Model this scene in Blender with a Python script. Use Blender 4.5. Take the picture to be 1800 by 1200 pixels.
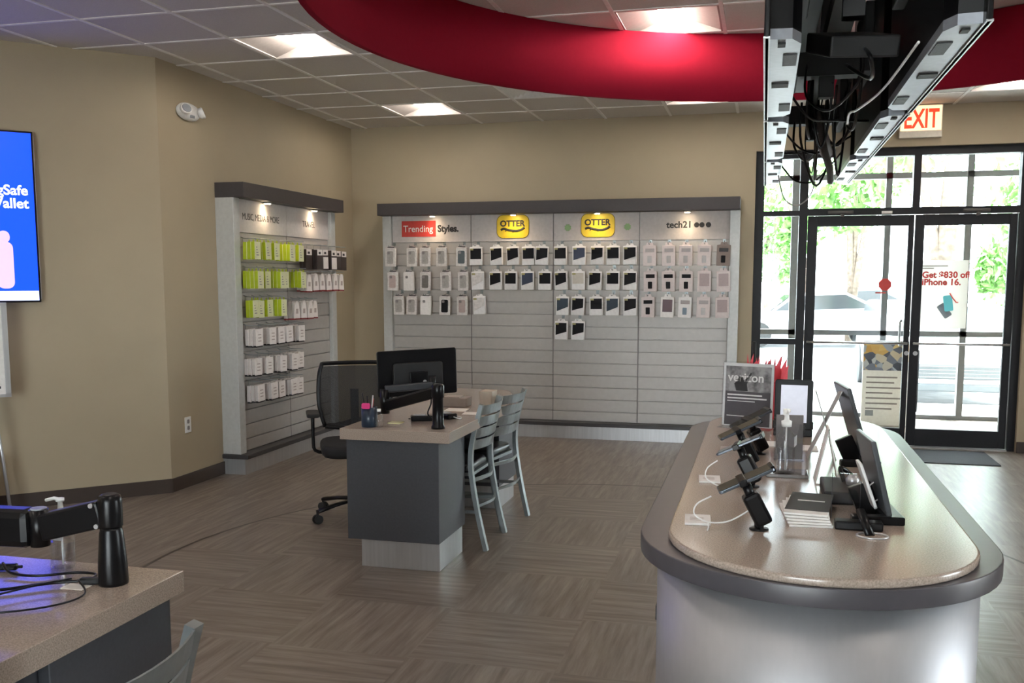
import bpy, bmesh, math, random
from mathutils import Vector, Matrix, Euler
random.seed(7)
sc = bpy.context.scene
for o in list(bpy.data.objects): bpy.data.objects.remove(o)
PI = math.pi; R = math.radians
EYE = 1.525

# ------------------------------------------------------------ camera
cam = bpy.data.cameras.new('camera'); co = bpy.data.objects.new('camera', cam); sc.collection.objects.link(co)
co.location = (0, 0, EYE)
co.rotation_euler = (PI/2 - .1128, 0, .2530)
cam.sensor_fit = 'HORIZONTAL'; cam.sensor_width = 36
cam.lens = 1703/1800*36
cam.shift_x = 0; cam.shift_y = (684-600)/1800
cam.clip_start = .05; cam.clip_end = 300
sc.camera = co

# ------------------------------------------------------------ world, sun, exposure
w = bpy.data.worlds.new('world'); sc.world = w; w.use_nodes = True
nt = w.node_tree; bg = nt.nodes['Background']
sky = nt.nodes.new('ShaderNodeTexSky'); sky.sky_type = 'HOSEK_WILKIE'; sky.turbidity = 4; sky.ground_albedo = .5
sky.sun_direction = Vector((.5, .45, .74)).normalized()
mixw = nt.nodes.new('ShaderNodeMix'); mixw.data_type = 'RGBA'; mixw.inputs[0].default_value = .75
nt.links.new(sky.outputs[0], mixw.inputs[6]); mixw.inputs[7].default_value = (.95, .97, 1, 1)
nt.links.new(mixw.outputs[2], bg.inputs['Color']); bg.inputs['Strength'].default_value = 10.5
sun = bpy.data.lights.new('sun', 'SUN'); sun.energy = 18; sun.angle = .01; sun.color = (1, .96, .9)
so = bpy.data.objects.new('sun', sun); sc.collection.objects.link(so)
so.rotation_euler = Vector((.5, .5, 1.1)).to_track_quat('Z', 'Y').to_euler()
sc.view_settings.view_transform = 'Standard'; sc.view_settings.look = 'None'
sc.view_settings.gamma = 1; sc.view_settings.use_curve_mapping = False
sc.view_settings.exposure = 1.12
sc.cycles.use_denoising = True
sc.cycles.max_bounces = 8; sc.cycles.transparent_max_bounces = 12
sc.cycles.caustics_reflective = False; sc.cycles.caustics_refractive = False
LAMP = 14.0

# ------------------------------------------------------------ materials
MC = {}
def mat(name, col, rough=.5, metal=0, emit=None, es=0, noise=0, nscale=40, bump=0, spec=None, coat=0, trans=0, alpha=1, stretch=None):
    if name in MC: return MC[name]
    m = bpy.data.materials.new(name); m.use_nodes = True; n = m.node_tree.nodes; l = m.node_tree.links
    b = n['Principled BSDF']; b.inputs['Base Color'].default_value = (*col, 1)
    b.inputs['Roughness'].default_value = rough; b.inputs['Metallic'].default_value = metal
    if spec is not None: b.inputs['Specular IOR Level'].default_value = spec
    if coat: b.inputs['Coat Weight'].default_value = coat; b.inputs['Coat Roughness'].default_value = .1
    if trans: b.inputs['Transmission Weight'].default_value = trans
    if alpha < 1: b.inputs['Alpha'].default_value = alpha
    if emit: b.inputs['Emission Color'].default_value = (*emit, 1); b.inputs['Emission Strength'].default_value = es
    tc = n.new('ShaderNodeTexCoord'); mp = n.new('ShaderNodeMapping'); tx = n.new('ShaderNodeTexNoise')
    l.new(tc.outputs['Object'], mp.inputs[0]); l.new(mp.outputs[0], tx.inputs[0])
    tx.inputs['Scale'].default_value = nscale; tx.inputs['Detail'].default_value = 3
    if stretch: mp.inputs['Scale'].default_value = stretch
    amt = noise if noise else .04
    rp = n.new('ShaderNodeMix'); rp.data_type = 'RGBA'; rp.inputs[6].default_value = tuple(c*(1-amt) for c in col)+(1,)
    rp.inputs[7].default_value = tuple(min(1, c*(1+amt)) for c in col)+(1,)
    mr = n.new('ShaderNodeMapRange'); mr.inputs[1].default_value = .35; mr.inputs[2].default_value = .65
    l.new(tx.outputs[0], mr.inputs[0]); l.new(mr.outputs[0], rp.inputs[0]); l.new(rp.outputs[2], b.inputs['Base Color'])
    if bump:
        bp = n.new('ShaderNodeBump'); bp.inputs['Strength'].default_value = bump; bp.inputs['Distance'].default_value = .002
        l.new(tx.outputs[0], bp.inputs['Height']); l.new(bp.outputs[0], b.inputs['Normal'])
    MC[name] = m; return m

def glass(name, tint=(1, 1, 1), refl=.06):
    m = bpy.data.materials.new(name); m.use_nodes = True; n = m.node_tree.nodes; l = m.node_tree.links
    for x in list(n): n.remove(x)
    out = n.new('ShaderNodeOutputMaterial'); tr = n.new('ShaderNodeBsdfTransparent'); gl = n.new('ShaderNodeBsdfGlossy')
    gl.inputs['Roughness'].default_value = .02; tr.inputs[0].default_value = (*tint, 1)
    mx = n.new('ShaderNodeMixShader'); lw = n.new('ShaderNodeLayerWeight'); lw.inputs[0].default_value = .35
    mr = n.new('ShaderNodeMapRange'); mr.inputs[3].default_value = refl; mr.inputs[4].default_value = .6
    l.new(lw.outputs['Facing'], mr.inputs[0]); mr.inputs[1].default_value = .3
    l.new(mr.outputs[0], mx.inputs[0]); l.new(tr.outputs[0], mx.inputs[1]); l.new(gl.outputs[0], mx.inputs[2]); l.new(mx.outputs[0], out.inputs[0])
    MC[name] = m; return m

tan = mat('tan_paint', (.44, .368, .255), .62, noise=.02, nscale=3, bump=.05)
black = mat('black_plastic', (.005, .005, .006), .3, spec=.3)
mblack = mat('matte_black', (.010, .010, .011), .55)
bframe = mat('bronze_frame', (.016, .017, .021), .45, spec=.3)
charcoal = mat('charcoal_laminate', (.062, .065, .077), .42, noise=.06, nscale=90)
canopy_m = mat('charcoal_canopy', (.055, .048, .05), .5)
slat_m = mat('silver_slatwall', (.49, .47, .45), .42, metal=.2, noise=.03, nscale=20)
column_m = mat('pale_silver_column', (.56, .57, .56), .4, metal=.15)
head_m = mat('pale_grey_header', (.60, .56, .55), .65)
brushed = mat('brushed_metal', (.60, .60, .61), .34, metal=.75, noise=.05, nscale=60, stretch=(1, 1, .05))
drum_m = mat('brushed_drum', (.46, .46, .48), .48, metal=.8, noise=.015, nscale=60, stretch=(1, 1, .3))
chair_m = mat('chair_metal', (.30, .33, .335), .34, metal=.75, noise=.05, nscale=30)
white = mat('white_card', (.90, .87, .85), .5)
paper = mat('paper', (.86, .84, .82), .6)
wplas = mat('white_plastic', (.85, .85, .84), .3)
grey = mat('grey_plastic', (.30, .32, .35), .4)
tvg = mat('tv_underside', (.30, .32, .36), .3, metal=.35, noise=.06, nscale=50)
vent_m = mat('vent_mesh', (.05, .055, .06), .5, noise=.4, nscale=400)
rubber = mat('rubber', (.02, .02, .02), .7)
acry = glass('acrylic', (.96, .97, .98), .04)
glz = glass('window_glass', (.93, .96, .96), .025)
red = mat('red_sheet', (.32, .013, .032), .85, noise=.02, spec=.05)
redp = mat('red_print', (.66, .06, .05), .4)
yel = mat('yellow_badge', (.85, .62, .03), .4)
dink = mat('dark_ink', (.03, .028, .03), .5)
gink = mat('grey_ink', (.25, .23, .23), .5)
green = mat('lime_box', (.42, .52, .015), .4, noise=.08, nscale=30)
greenish = mat('lime_front', (.78, .80, .50), .45)
clear_win = mat('case_window', (.44, .42, .40), .25, noise=.1, nscale=60)

def laminate():
    m = mat('speckled_laminate', (.40, .325, .275), .17, noise=.22, nscale=260, spec=.75)
    n = m.node_tree.nodes; l = m.node_tree.links; b = n['Principled BSDF']
    return m
lam = laminate()
lam_edge = mat('speckled_edge', (.36, .30, .255), .45, noise=.25, nscale=200)

def translucent(name, col):
    if name in MC: return MC[name]
    m = bpy.data.materials.new(name); m.use_nodes = True; n = m.node_tree.nodes; l = m.node_tree.links
    b = n['Principled BSDF']; b.inputs['Base Color'].default_value = (*col, 1); t = n.new('ShaderNodeBsdfTranslucent'); t.inputs[0].default_value = (*col, 1)
    x = n.new('ShaderNodeMixShader'); x.inputs[0].default_value = .15; l.new(b.outputs[0], x.inputs[1]); l.new(t.outputs[0], x.inputs[2]); l.new(x.outputs[0], n['Material Output'].inputs[0])
    MC[name] = m; return m
# ------------------------------------------------------------ mesh builder
class MB:
    def __init__(s): s.bm = bmesh.new()
    def box(s, x0, x1, y0, y1, z0, z1, bev=0, mi=0, M=None, seg=2):
        b = bmesh.new(); bmesh.ops.create_cube(b, size=1)
        for v in b.verts:
            v.co = Vector(((x0+x1)/2+v.co.x*(x1-x0), (y0+y1)/2+v.co.y*(y1-y0), (z0+z1)/2+v.co.z*(z1-z0)))
        if bev: bmesh.ops.bevel(b, geom=b.edges[:], offset=bev, segments=seg, profile=.5, affect='EDGES')
        return s._add(b, mi, M)
    def _add(s, b, mi=0, M=None, smooth=False):
        if M is not None: bmesh.ops.transform(b, matrix=M, verts=b.verts[:])
        bmesh.ops.recalc_face_normals(b, faces=b.faces[:])
        for f in b.faces:
            f.material_index = mi
            if smooth: f.smooth = True
        me = bpy.data.meshes.new('t'); b.to_mesh(me); b.free(); s.bm.from_mesh(me); bpy.data.meshes.remove(me); return s
    def cyl(s, p0, p1, r0, r1=None, seg=20, mi=0, M=None, caps=True):
        p0 = Vector(p0); p1 = Vector(p1); r1 = r0 if r1 is None else r1
        b = bmesh.new(); bmesh.ops.create_cone(b, cap_ends=caps, segments=seg, radius1=r0, radius2=r1, depth=(p1-p0).length)
        q = (p1-p0).to_track_quat('Z', 'Y').to_matrix().to_4x4()
        bmesh.ops.transform(b, matrix=Matrix.Translation((p0+p1)/2) @ q, verts=b.verts[:])
        for f in b.faces: f.smooth = len(f.verts) == 4
        if M is not None: bmesh.ops.transform(b, matrix=M, verts=b.verts[:])
        for f in b.faces: f.material_index = mi
        me = bpy.data.meshes.new('t'); b.to_mesh(me); b.free(); s.bm.from_mesh(me); bpy.data.meshes.remove(me); return s
    def tube(s, pts, r, seg=8, mi=0, smoothn=0, flat=None):
        pts = [Vector(p) for p in pts]
        if smoothn:
            q = []
            for i in range(len(pts)-1):
                a = pts[max(i-1, 0)]; b_ = pts[i]; c = pts[i+1]; d = pts[min(i+2, len(pts)-1)]
                for k in range(smoothn):
                    t = k/smoothn
                    q.append(.5*((2*b_)+(-a+c)*t+(2*a-5*b_+4*c-d)*t*t+(-a+3*b_-3*c+d)*t**3))
            q.append(pts[-1]); pts = q
        b = bmesh.new(); rings = []; up = None
        for i, p in enumerate(pts):
            t = (pts[min(i+1, len(pts)-1)]-pts[max(i-1, 0)]).normalized()
            if up is None:
                up = Vector((0, 0, 1)) if abs(t.z) < .9 else Vector((0, 1, 0))
            u = t.cross(up)
            if u.length < 1e-4: u = t.orthogonal()
            u.normalize(); v = u.cross(t).normalized(); up = v
            ru, rv = (r, r) if flat is None else flat
            rings.append([b.verts.new(p+u*math.cos(a)*ru+v*math.sin(a)*rv) for a in [2*PI*(k+.5)/seg for k in range(seg)]])
        for i in range(len(rings)-1):
            for k in range(seg):
                f = b.faces.new((rings[i][k], rings[i][(k+1) % seg], rings[i+1][(k+1) % seg], rings[i+1][k])); f.smooth = seg > 4
        b.faces.new(rings[0][::-1]); b.faces.new(rings[-1])
        bmesh.ops.recalc_face_normals(b, faces=b.faces[:])
        for f in b.faces: f.material_index = mi
        me = bpy.data.meshes.new('t'); b.to_mesh(me); b.free(); s.bm.from_mesh(me); bpy.data.meshes.remove(me); return s
    def prism(s, pts, z0, z1, bev=0, mi=0, M=None, smooth=False):
        b = bmesh.new(); vs = [b.verts.new((x, y, z0)) for x, y in pts]; f = b.faces.new(vs)
        r = bmesh.ops.extrude_face_region(b, geom=[f])
        for v in [g for g in r['geom'] if isinstance(g, bmesh.types.BMVert)]: v.co.z = z1
        bmesh.ops.recalc_face_normals(b, faces=b.faces[:])
        if bev:
            es = [e for e in b.edges if abs(e.verts[0].co.z-e.verts[1].co.z) < 1e-6]
            bmesh.ops.bevel(b, geom=es, offset=bev, segments=3, profile=.5, affect='EDGES')
        if smooth:
            for f in b.faces: f.smooth = abs(f.normal.z) < .5
        if M is not None: bmesh.ops.transform(b, matrix=M, verts=b.verts[:])
        for f in b.faces: f.material_index = mi
        me = bpy.data.meshes.new('t'); b.to_mesh(me); b.free(); s.bm.from_mesh(me); bpy.data.meshes.remove(me); return s
    def lathe(s, prof, c=(0, 0, 0), seg=28, mi=0, sx=1, sy=1):
        b = bmesh.new(); rings = []
        for r, z in prof:
            rings.append([b.verts.new((c[0]+sx*max(r, 1e-4)*math.cos(2*PI*k/seg), c[1]+sy*max(r, 1e-4)*math.sin(2*PI*k/seg), c[2]+z)) for k in range(seg)])
        for i in range(len(rings)-1):
            for k in range(seg):
                b.faces.new((rings[i][k], rings[i][(k+1) % seg], rings[i+1][(k+1) % seg], rings[i+1][k])).smooth = True
        b.faces.new(rings[0][::-1]); b.faces.new(rings[-1])
        for f in b.faces: f.material_index = mi
        me = bpy.data.meshes.new('t'); b.to_mesh(me); b.free(); s.bm.from_mesh(me); bpy.data.meshes.remove(me); return s
    def poly(s, pts, mi=0):
        f = s.bm.faces.new([s.bm.verts.new(p) for p in pts]); f.material_index = mi; return s
    def build(s, name, mats, parent=None, loc=None, rot=None):
        me = bpy.data.meshes.new(name); s.bm.to_mesh(me); s.bm.free()
        if not isinstance(mats, (list, tuple)): mats = [mats]
        for m in mats: me.materials.append(m)
        o = bpy.data.objects.new(name, me); sc.collection.objects.link(o)
        if parent: o.parent = parent
        if loc is not None: o.location = loc
        if rot is not None: o.rotation_euler = rot
        return o
def tag(o, label, cat, group=None, kind=None):
    o['label'] = label; o['category'] = cat
    if group: o['group'] = group
    if kind: o['kind'] = kind
    return o
def thing(name, label, cat, loc=(0, 0, 0), rz=0, group=None, rot=None):
    o = bpy.data.objects.new(name, None); sc.collection.objects.link(o); o.location = loc
    o.rotation_euler = rot if rot is not None else (0, 0, rz); o.empty_display_size = .05
    return tag(o, label, cat, group)
def struct(name, mb, m, parent=None):
    o = mb.build(name, m, parent)
    if not parent: o['kind'] = 'structure'
    return o
def relabel(o, s): o['label'] = s; return o
def copy_tree(o, parent=None):
    c = o.copy(); sc.collection.objects.link(c)
    if parent: c.parent = parent
    for ch in list(o.children):
        if ch.name != c.name: copy_tree(ch, c)
    return c
def text(name, s, m, size, parent=None, loc=(0, 0, 0), rot=(PI/2, 0, 0), ext=.0006, bold=0., align='LEFT', sx=1.0, space=1.0):
    cu = bpy.data.curves.new(name, 'FONT'); cu.body = s; cu.size = size; cu.extrude = ext; cu.offset = bold; cu.align_x = align
    cu.space_line = space; cu.resolution_u = 4
    t = bpy.data.objects.new(name+'_tmp', cu); sc.collection.objects.link(t)
    dg = bpy.context.evaluated_depsgraph_get(); dg.update()
    me = bpy.data.meshes.new_from_object(t.evaluated_get(dg)); bpy.data.objects.remove(t)
    for v in me.vertices: v.co.x *= sx
    me.materials.clear(); me.materials.append(m); me.name = name
    o = bpy.data.objects.new(name, me); sc.collection.objects.link(o); o.location = loc; o.rotation_euler = rot
    if parent: o.parent = parent
    return o
def TR(x, y, z): return Matrix.Translation((x, y, z))
def rrect(wd, h, r, n=5):
    pts = []
    for cx, cy, a0 in ((wd/2-r, h/2-r, 0), (-wd/2+r, h/2-r, PI/2), (-wd/2+r, -h/2+r, PI), (wd/2-r, -h/2+r, 1.5*PI)):
        for k in range(n+1):
            a = a0+PI/2*k/n; pts.append((cx+r*math.cos(a), cy+r*math.sin(a)))
    return pts
def stadium(cx, y0, y1, hw, n=28):
    pts = []
    for k in range(n+1):
        a = PI+PI*k/n; pts.append((cx+hw*math.cos(a), y0+hw+hw*math.sin(a)))
    for k in range(n+1):
        a = PI*k/n; pts.append((cx+hw*math.cos(a), y1-hw+hw*math.sin(a)))
    return pts
YUP = Matrix.Rotation(PI/2, 4, 'X')      # prism in xy -> stands in xz, thickness along -y

# ============================================================ FLOOR
def floor_mat():
    m = bpy.data.materials.new('plank_floor'); m.use_nodes = True; n = m.node_tree.nodes; l = m.node_tree.links; b = n['Principled BSDF']
    geo = n.new('ShaderNodeNewGeometry'); sep = n.new('ShaderNodeSeparateXYZ'); l.new(geo.outputs['Position'], sep.inputs[0])
    def math_(op, a, bb=None, c=None):
        x = n.new('ShaderNodeMath'); x.operation = op
        for i, v in enumerate((a, bb, c)):
            if v is None: continue
            if isinstance(v, (int, float)): x.inputs[i].default_value = v
            else: l.new(v, x.inputs[i])
        return x.outputs[0]
    X, Y = sep.outputs[0], sep.outputs[1]
    T = .61
    ix = math_('FLOOR', math_('DIVIDE', math_('ADD', X, .14), T)); iy = math_('FLOOR', math_('DIVIDE', math_('ADD', Y, .1), T))
    par = math_('MODULO', math_('ABSOLUTE', math_('ADD', ix, iy)), 2)          # 0 / 1 chequer of plank directions
    dx = math_('SUBTRACT', X, -.795); dy = math_('SUBTRACT', Y, 4.70)
    dist = math_('SQRT', math_('ADD', math_('MULTIPLY', dx, dx), math_('MULTIPLY', dy, dy)))
    inside = math_('LESS_THAN', dist, 2.39)
    ydir = math_('MAXIMUM', math_('SUBTRACT', 1, inside), par)                  # outside: planks along Y
    def streak(sx, sy, seed):
        cb = n.new('ShaderNodeCombineXYZ'); l.new(math_('MULTIPLY', X, sx), cb.inputs[0]); l.new(math_('MULTIPLY', Y, sy), cb.inputs[1])
        l.new(math_('ADD', math_('MULTIPLY', ix, 3.1+seed), math_('MULTIPLY', iy, 1.7)), cb.inputs[2])
        t = n.new('ShaderNodeTexNoise'); t.inputs['Scale'].default_value = 1; t.inputs['Detail'].default_value = 5; t.inputs['Roughness'].default_value = .62
        l.new(cb.outputs[0], t.inputs[0]); return t.outputs[0]
    sA = streak(2.2, 30, 0); sB = streak(30, 2.2, 5)
    mx = n.new('ShaderNodeMix'); l.new(ydir, mx.inputs[0]); l.new(sA, mx.inputs[2]); l.new(sB, mx.inputs[3])
    # pale worn lines, few and thin
    fA = streak(.8, 75, 2); fB = streak(75, .8, 9)
    mf = n.new('ShaderNodeMix'); l.new(ydir, mf.inputs[0]); l.new(fA, mf.inputs[2]); l.new(fB, mf.inputs[3])
    rp = n.new('ShaderNodeValToRGB'); l.new(mx.outputs[0], rp.inputs[0])
    e = rp.color_ramp.elements; e[0].position = .3; e[0].color = (.125, .098, .081, 1); e[1].position = .72; e[1].color = (.29, .25, .212, 1)
    el = rp.color_ramp.elements.new(.5); el.color = (.195, .162, .137, 1)
    li = n.new('ShaderNodeMapRange'); l.new(mf.outputs[0], li.inputs[0]); li.inputs[1].default_value = .66; li.inputs[2].default_value = .76; li.inputs[4].default_value = .45
    m2 = n.new('ShaderNodeMix'); m2.data_type = 'RGBA'; l.new(li.outputs[0], m2.inputs[0]); l.new(rp.outputs[0], m2.inputs[6]); m2.inputs[7].default_value = (.46, .43, .38, 1)
    seam = math_('LESS_THAN', math_('ABSOLUTE', math_('SUBTRACT', dist, 2.39)), .011)
    m3 = n.new('ShaderNodeMix'); m3.data_type = 'RGBA'; l.new(seam, m3.inputs[0]); l.new(m2.outputs[2], m3.inputs[6]); m3.inputs[7].default_value = (.05, .038, .03, 1)
    l.new(m3.outputs[2], b.inputs['Base Color'])
    b.inputs['Roughness'].default_value = .38; b.inputs['Specular IOR Level'].default_value = .45
    bp = n.new('ShaderNodeBump'); bp.inputs['Strength'].default_value = .12; bp.inputs['Distance'].default_value = .002
    l.new(mx.outputs[0], bp.inputs['Height']); l.new(bp.outputs[0], b.inputs['Normal'])
    return m
FM = floor_mat()
XR = 5.6; YB = -4.0; XL = -6.6; YW = 9.311; CE = 3.04
struct('floor', MB().box(XL-.2, XR+.2, YB-.2, 11.5, -.1, 0), FM)

# ============================================================ CEILING with tile grid
gx0, gpx = -3.925, .6085; gy0, gpy = 5.06, .614
TX = [gx0+gpx*k for k in range(-5, 17)]; TY = [gy0+gpy*k for k in range(-15, 8)]
troff = [(i, j) for i in (-3, 1, 5, 9, 13) for j in (5, 1, -3, -7, -11)]          # column/row offsets of the lights; those out of view are added for fill
troff = [(i, j) for i, j in troff if not (i == -3 and j > 0) and not (i == 13) and not (j == -11 and i in (1, 9)) and not (i == 5 and j == -11)]
diff_cells = [(3, 4)]
def cell(i, j): return gx0+gpx*i, gx0+gpx*(i+1), gy0+gpy*j, gy0+gpy*(j+1)
tile_m = mat('ceiling_tile', (.66, .625, .59), .85, noise=.05, nscale=160, bump=.35)
tbar = mat('ceiling_tee', (.9, .88, .86), .5)
mb = MB()
i0, i1, j0, j1 = -5, 16, -15, 7
for i in range(i0, i1):
    for j in range(j0, j1):
        if (i, j) in troff or (i, j) in diff_cells: continue
        a, b, c, d = cell(i, j); d = min(d, YW); a = max(a, XL); b = min(b, XR)
        if d <= c or b <= a: continue
        mb.box(a+.004, b-.004, c+.004, d-.004, CE, CE+.02)
ceil = struct('ceiling', mb, tile_m)
mb = MB()
for i in range(i0, i1+1):
    x = gx0+gpx*i
    if XL < x < XR: mb.box(x-.012, x+.012, YB, YW, CE-.006, CE+.004)
for j in range(j0, j1+1):
    y = gy0+gpy*j
    if y < YW: mb.box(XL, XR, y-.012, y+.012, CE-.0055, CE+.0035)
g = mb.build('tee_grid', tbar, ceil)
mb = MB(); mb.box(XL-.2, XR+.2, YB-.2, YW+.1, CE+.25, CE+.35); mb.build('deck_slab', mat('deck', (.3, .3, .3), .9), ceil)

# ============================================================ WALLS
def wallbox(n, *a): return struct(n, MB().box(*a), tan)
wb = MB(); wb.box(-4.09-.3, -.10, YW, YW+.16, 0, CE+.25); wb.box(-.10, 2.2, YW, YW+.16, 2.69, CE+.25); wb.box(2.2, XR+.1, YW, YW+.16, 0, CE+.25)
struct('wall_back', wb, tan)
wallbox('wall_left', -4.24, -4.09, 6.03, YW, 0, CE+.25)
wl = MB(); wl.prism([(-4.09, 6.03), (-4.24, 6.10), (-6.75, 3.59), (-6.60, 3.52)], 0, CE+.25); struct('wall_angled', wl, tan)
wallbox('wall_far_left', XL-.15, XL, YB-.15, 3.55, 0, CE+.25)
struct('wall_front', MB().box(XL, -2.6, YB-.15, YB, 0, CE+.25).box(.4, XR, YB-.15, YB, 0, CE+.25).box(-2.6, .4, YB-.15, YB, 2.69, CE+.25), mat('contrast_dark_wall', (.10, .085, .07), .6))  # unseen wall coloured dark to deepen the contrast on the metal drum
wr = MB()
wr.box(XR, XR+.15, YB, 2.4, 0, CE+.25); wr.box(XR, XR+.15, 4.2, YW, 0, CE+.25); wr.box(XR, XR+.15, 2.4, 4.2, 2.69, CE+.25); wr.box(XR, XR+.15, 2.4, 4.2, 0, .1)
struct('wall_right', wr, tan)
wn = MB()
for y in (2.4, 3.27, 4.13): wn.box(XR+.03, XR+.11, y, y+.07, .1, 2.69, mi=0)
wn.box(XR+.03, XR+.11, 2.4, 4.2, 2.62, 2.69); wn.box(XR+.03, XR+.11, 2.4, 4.2, .1, .18); wn.box(XR+.03, XR+.11, 2.4, 4.2, 2.1, 2.17)
wf = struct('window_added_side', wn, bframe)  # unseen side window, added to let daylight onto counter and hoop
MB().box(XR+.065, XR+.071, 2.45, 4.15, .15, 2.65).build('pane', glz, wf)
wn = MB()
for x in (-2.6, -1.6, -.6, .33): wn.box(x, x+.07, YB-.11, YB-.03, 0, 2.69)
for z in (0, 2.1, 2.62): wn.box(-2.6, .4, YB-.11, YB-.03, z, z+.07)
wf = struct('window_added_front', wn, bframe)  # unseen window added behind the camera for drum highlight and foreground fill
MB().box(-2.55, .35, YB-.073, YB-.067, .05, 2.65).build('pane', glz, wf)
base_m = mat('brown_baseboard', (.055, .038, .03), .5)
struct('baseboard_left', MB().box(-4.09, -4.078, 6.03, YW, 0, .10, bev=.003), base_m)
bl = MB(); bl.prism([(-4.09, 6.03), (-6.60, 3.52), (-6.5915, 3.5115), (-4.078, 6.025)], 0, .10); struct('baseboard_angled', bl, base_m)
struct('baseboard_back', MB().box(-4.078, -3.72, YW-.012, YW, 0, .10, bev=.003).box(-.14, -.10, YW-.012, YW, 0, .1).box(2.2, XR, YW-.012, YW, 0, .10, bev=.003), base_m)

# ============================================================ STOREFRONT (inner)
Y0, Y1 = 9.37, 9.47
F = MB()
F.box(-.10, -.02, Y0, Y1, 0, 2.69); F.box(-.02, 2.2, Y0, Y1, 2.62, 2.69); F.box(2.135, 2.2, Y0, Y1, 0, 2.62)
F.box(.295, .37, Y0, Y1, 0, 2.62); F.box(-.02, .295, Y0, Y1, 2.105, 2.15); F.box(.37, 2.135, Y0, Y1, 2.105, 2.165)
F.box(1.262, 1.322, Y0, Y1, 2.165, 2.62); F.box(-.02, .295, Y0, Y1, .925, .975); F.box(-.02, .295, Y0, Y1, 0, .1)
fr = struct('window_1', F, bframe)
P = MB(); ym = 9.42
for a, b, c, d in ((-.02, .295, .1, .925), (-.02, .295, .975, 2.105), (-.02, .295, 2.15, 2.62), (.37, 1.262, 2.165, 2.62), (1.322, 2.135, 2.165, 2.62)):
    P.box(a, b, ym-.003, ym+.003, c, d)
P.build('pane', glz, fr)
MB().box(.37, 2.135, Y0-.02, Y1+.02, 0, .012).build('threshold', brushed, fr)
def door(n, x0, x1, gl0, gl1, hinge_left):
    D = MB(); a, b = ym-.022, ym+.022
    D.box(x0, gl0, a, b, .015, 2.1, bev=.004); D.box(gl1, x1, a, b, .015, 2.1, bev=.004)
    D.box(gl0, gl1, a, b, .015, .17); D.box(gl0, gl1, a, b, 2.006, 2.1)
    d = struct(n, D, bframe)
    MB().box(gl0, gl1, ym-.003, ym+.003, .17, 2.006).build('pane', glz, d)
    B = MB(); yb = 9.345
    B.cyl((x0+.02, yb, .951), (x1-.02, yb, .951), .011, seg=12)
    for x in (x0+.035, x1-.035): B.cyl((x, yb, .951), (x, a, .951), .011, seg=12)
    B.build('push_bar', brushed, d)
    C = MB(); xc = x0+.28 if hinge_left else x1-.34
    C.box(xc-.11, xc+.11, a-.04, a+.01, 2.115, 2.145, bev=.006); C.box(xc+.0, xc+.03, a-.05, a, 2.085, 2.115, bev=.004)
    C.build('door_closer', mat('bronze_closer', (.09, .085, .08), .4, metal=.4), d)
    L = MB(); xl = gl1+.03 if hinge_left else gl0-.03
    L.cyl((xl, a-.006, .86), (xl, a, .86), .02, seg=20); L.build('lock', brushed, d)
    H = MB(); xh = x1-.07 if hinge_left else x0+.09; yh = b+.06
    if hinge_left:
        H.tube([(xh, b-.005, .93), (xh, yh, .95), (xh, yh, 1.13), (xh, b-.005, 1.15)], .011, smoothn=4)
        H.build('pull_handle', brushed, d)
    return d
d1 = door('door_1', .375, 1.288, .46, 1.24, True)
d2 = door('door_2', 1.296, 2.13, 1.375, 2.067, False)
o = MB().prism([(.058*math.cos(R(22.5+45*k)), .058*math.sin(R(22.5+45*k))) for k in range(8)], 0, .002, M=TR(1.064, ym-.004, 1.479) @ Matrix.Rotation(PI/2, 4, 'X')).prism(rrect(.09, .012, .003), 0, .002, M=TR(1.03, ym-.004, 1.405) @ Matrix.Rotation(PI/2, 4, 'X')).build('stop_sticker', redp)
tag(o, 'red octagonal sticker on the glass of the left entrance door', 'sticker')
o = MB().box(1.005, 1.095, Y0-.004, Y0, 2.112, 2.135).build('header_label', white); tag(o, 'small white label stuck on the door header above the left door', 'label')

# outer vestibule frame
W0, W1 = 11.36, 11.46
F = MB()
F.box(-1.6, 3.4, W0, W1, 2.61, 2.67); F.box(-1.6, 3.4, W0, W1, 0, .045); F.box(-1.6, 3.4, W0, W1, .91, .965)
for x0, x1 in ((-1.6, -1.52), (.28, .37), (1.255, 1.318), (2.065, 2.13), (3.32, 3.4), (-.7, -.63)): F.box(x0, x1, W0, W1, .045, 3.04)
F.box(-1.6, 3.4, W0, W1, 2.98, 3.04)
of = struct('window_3', F, mat('grey_outer_frame', (.16, .165, .17), .4, metal=.3))
MB().box(-1.55, 3.35, 11.405, 11.411, .04, 3.0).build('pane', glz, of)
vs = MB(); vs.box(-1.75, -1.6, YW+.16, 11.5, 0, 3.04); vs.box(3.4, 3.55, YW+.16, 11.5, 0, 3.04)
struct('wall_vestibule', vs, mat('vestibule_paint', (.6, .58, .54), .6))
struct('ceiling_vestibule', MB().box(-1.75, 3.55, YW+.16, 11.5, 3.04, 3.1), mat('vestibule_ceiling', (.8, .8, .78), .7))
t = thing('door_pull', 'tall dark pull bar standing behind the right entrance door glass', 'handle', (1.655, 11.33, .08))
MB().cyl((0, 0, 0), (0, 0, .68), .013, seg=12).cyl((0, 0, .04), (0, .03, .04), .01).cyl((0, 0, .64), (0, .03, .64), .01).build('bar', bframe, t)
# entrance mat
o = MB().prism(rrect(.62, .66, .01), 0, .008, M=TR(1.62, 8.92, 0)).build('entrance_mat', mat('mat_fibre', (.035, .037, .042), .95, noise=.4, nscale=300, bump=.5)); tag(o, 'dark grey entrance mat lying in front of the glass doors', 'mat')

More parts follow.
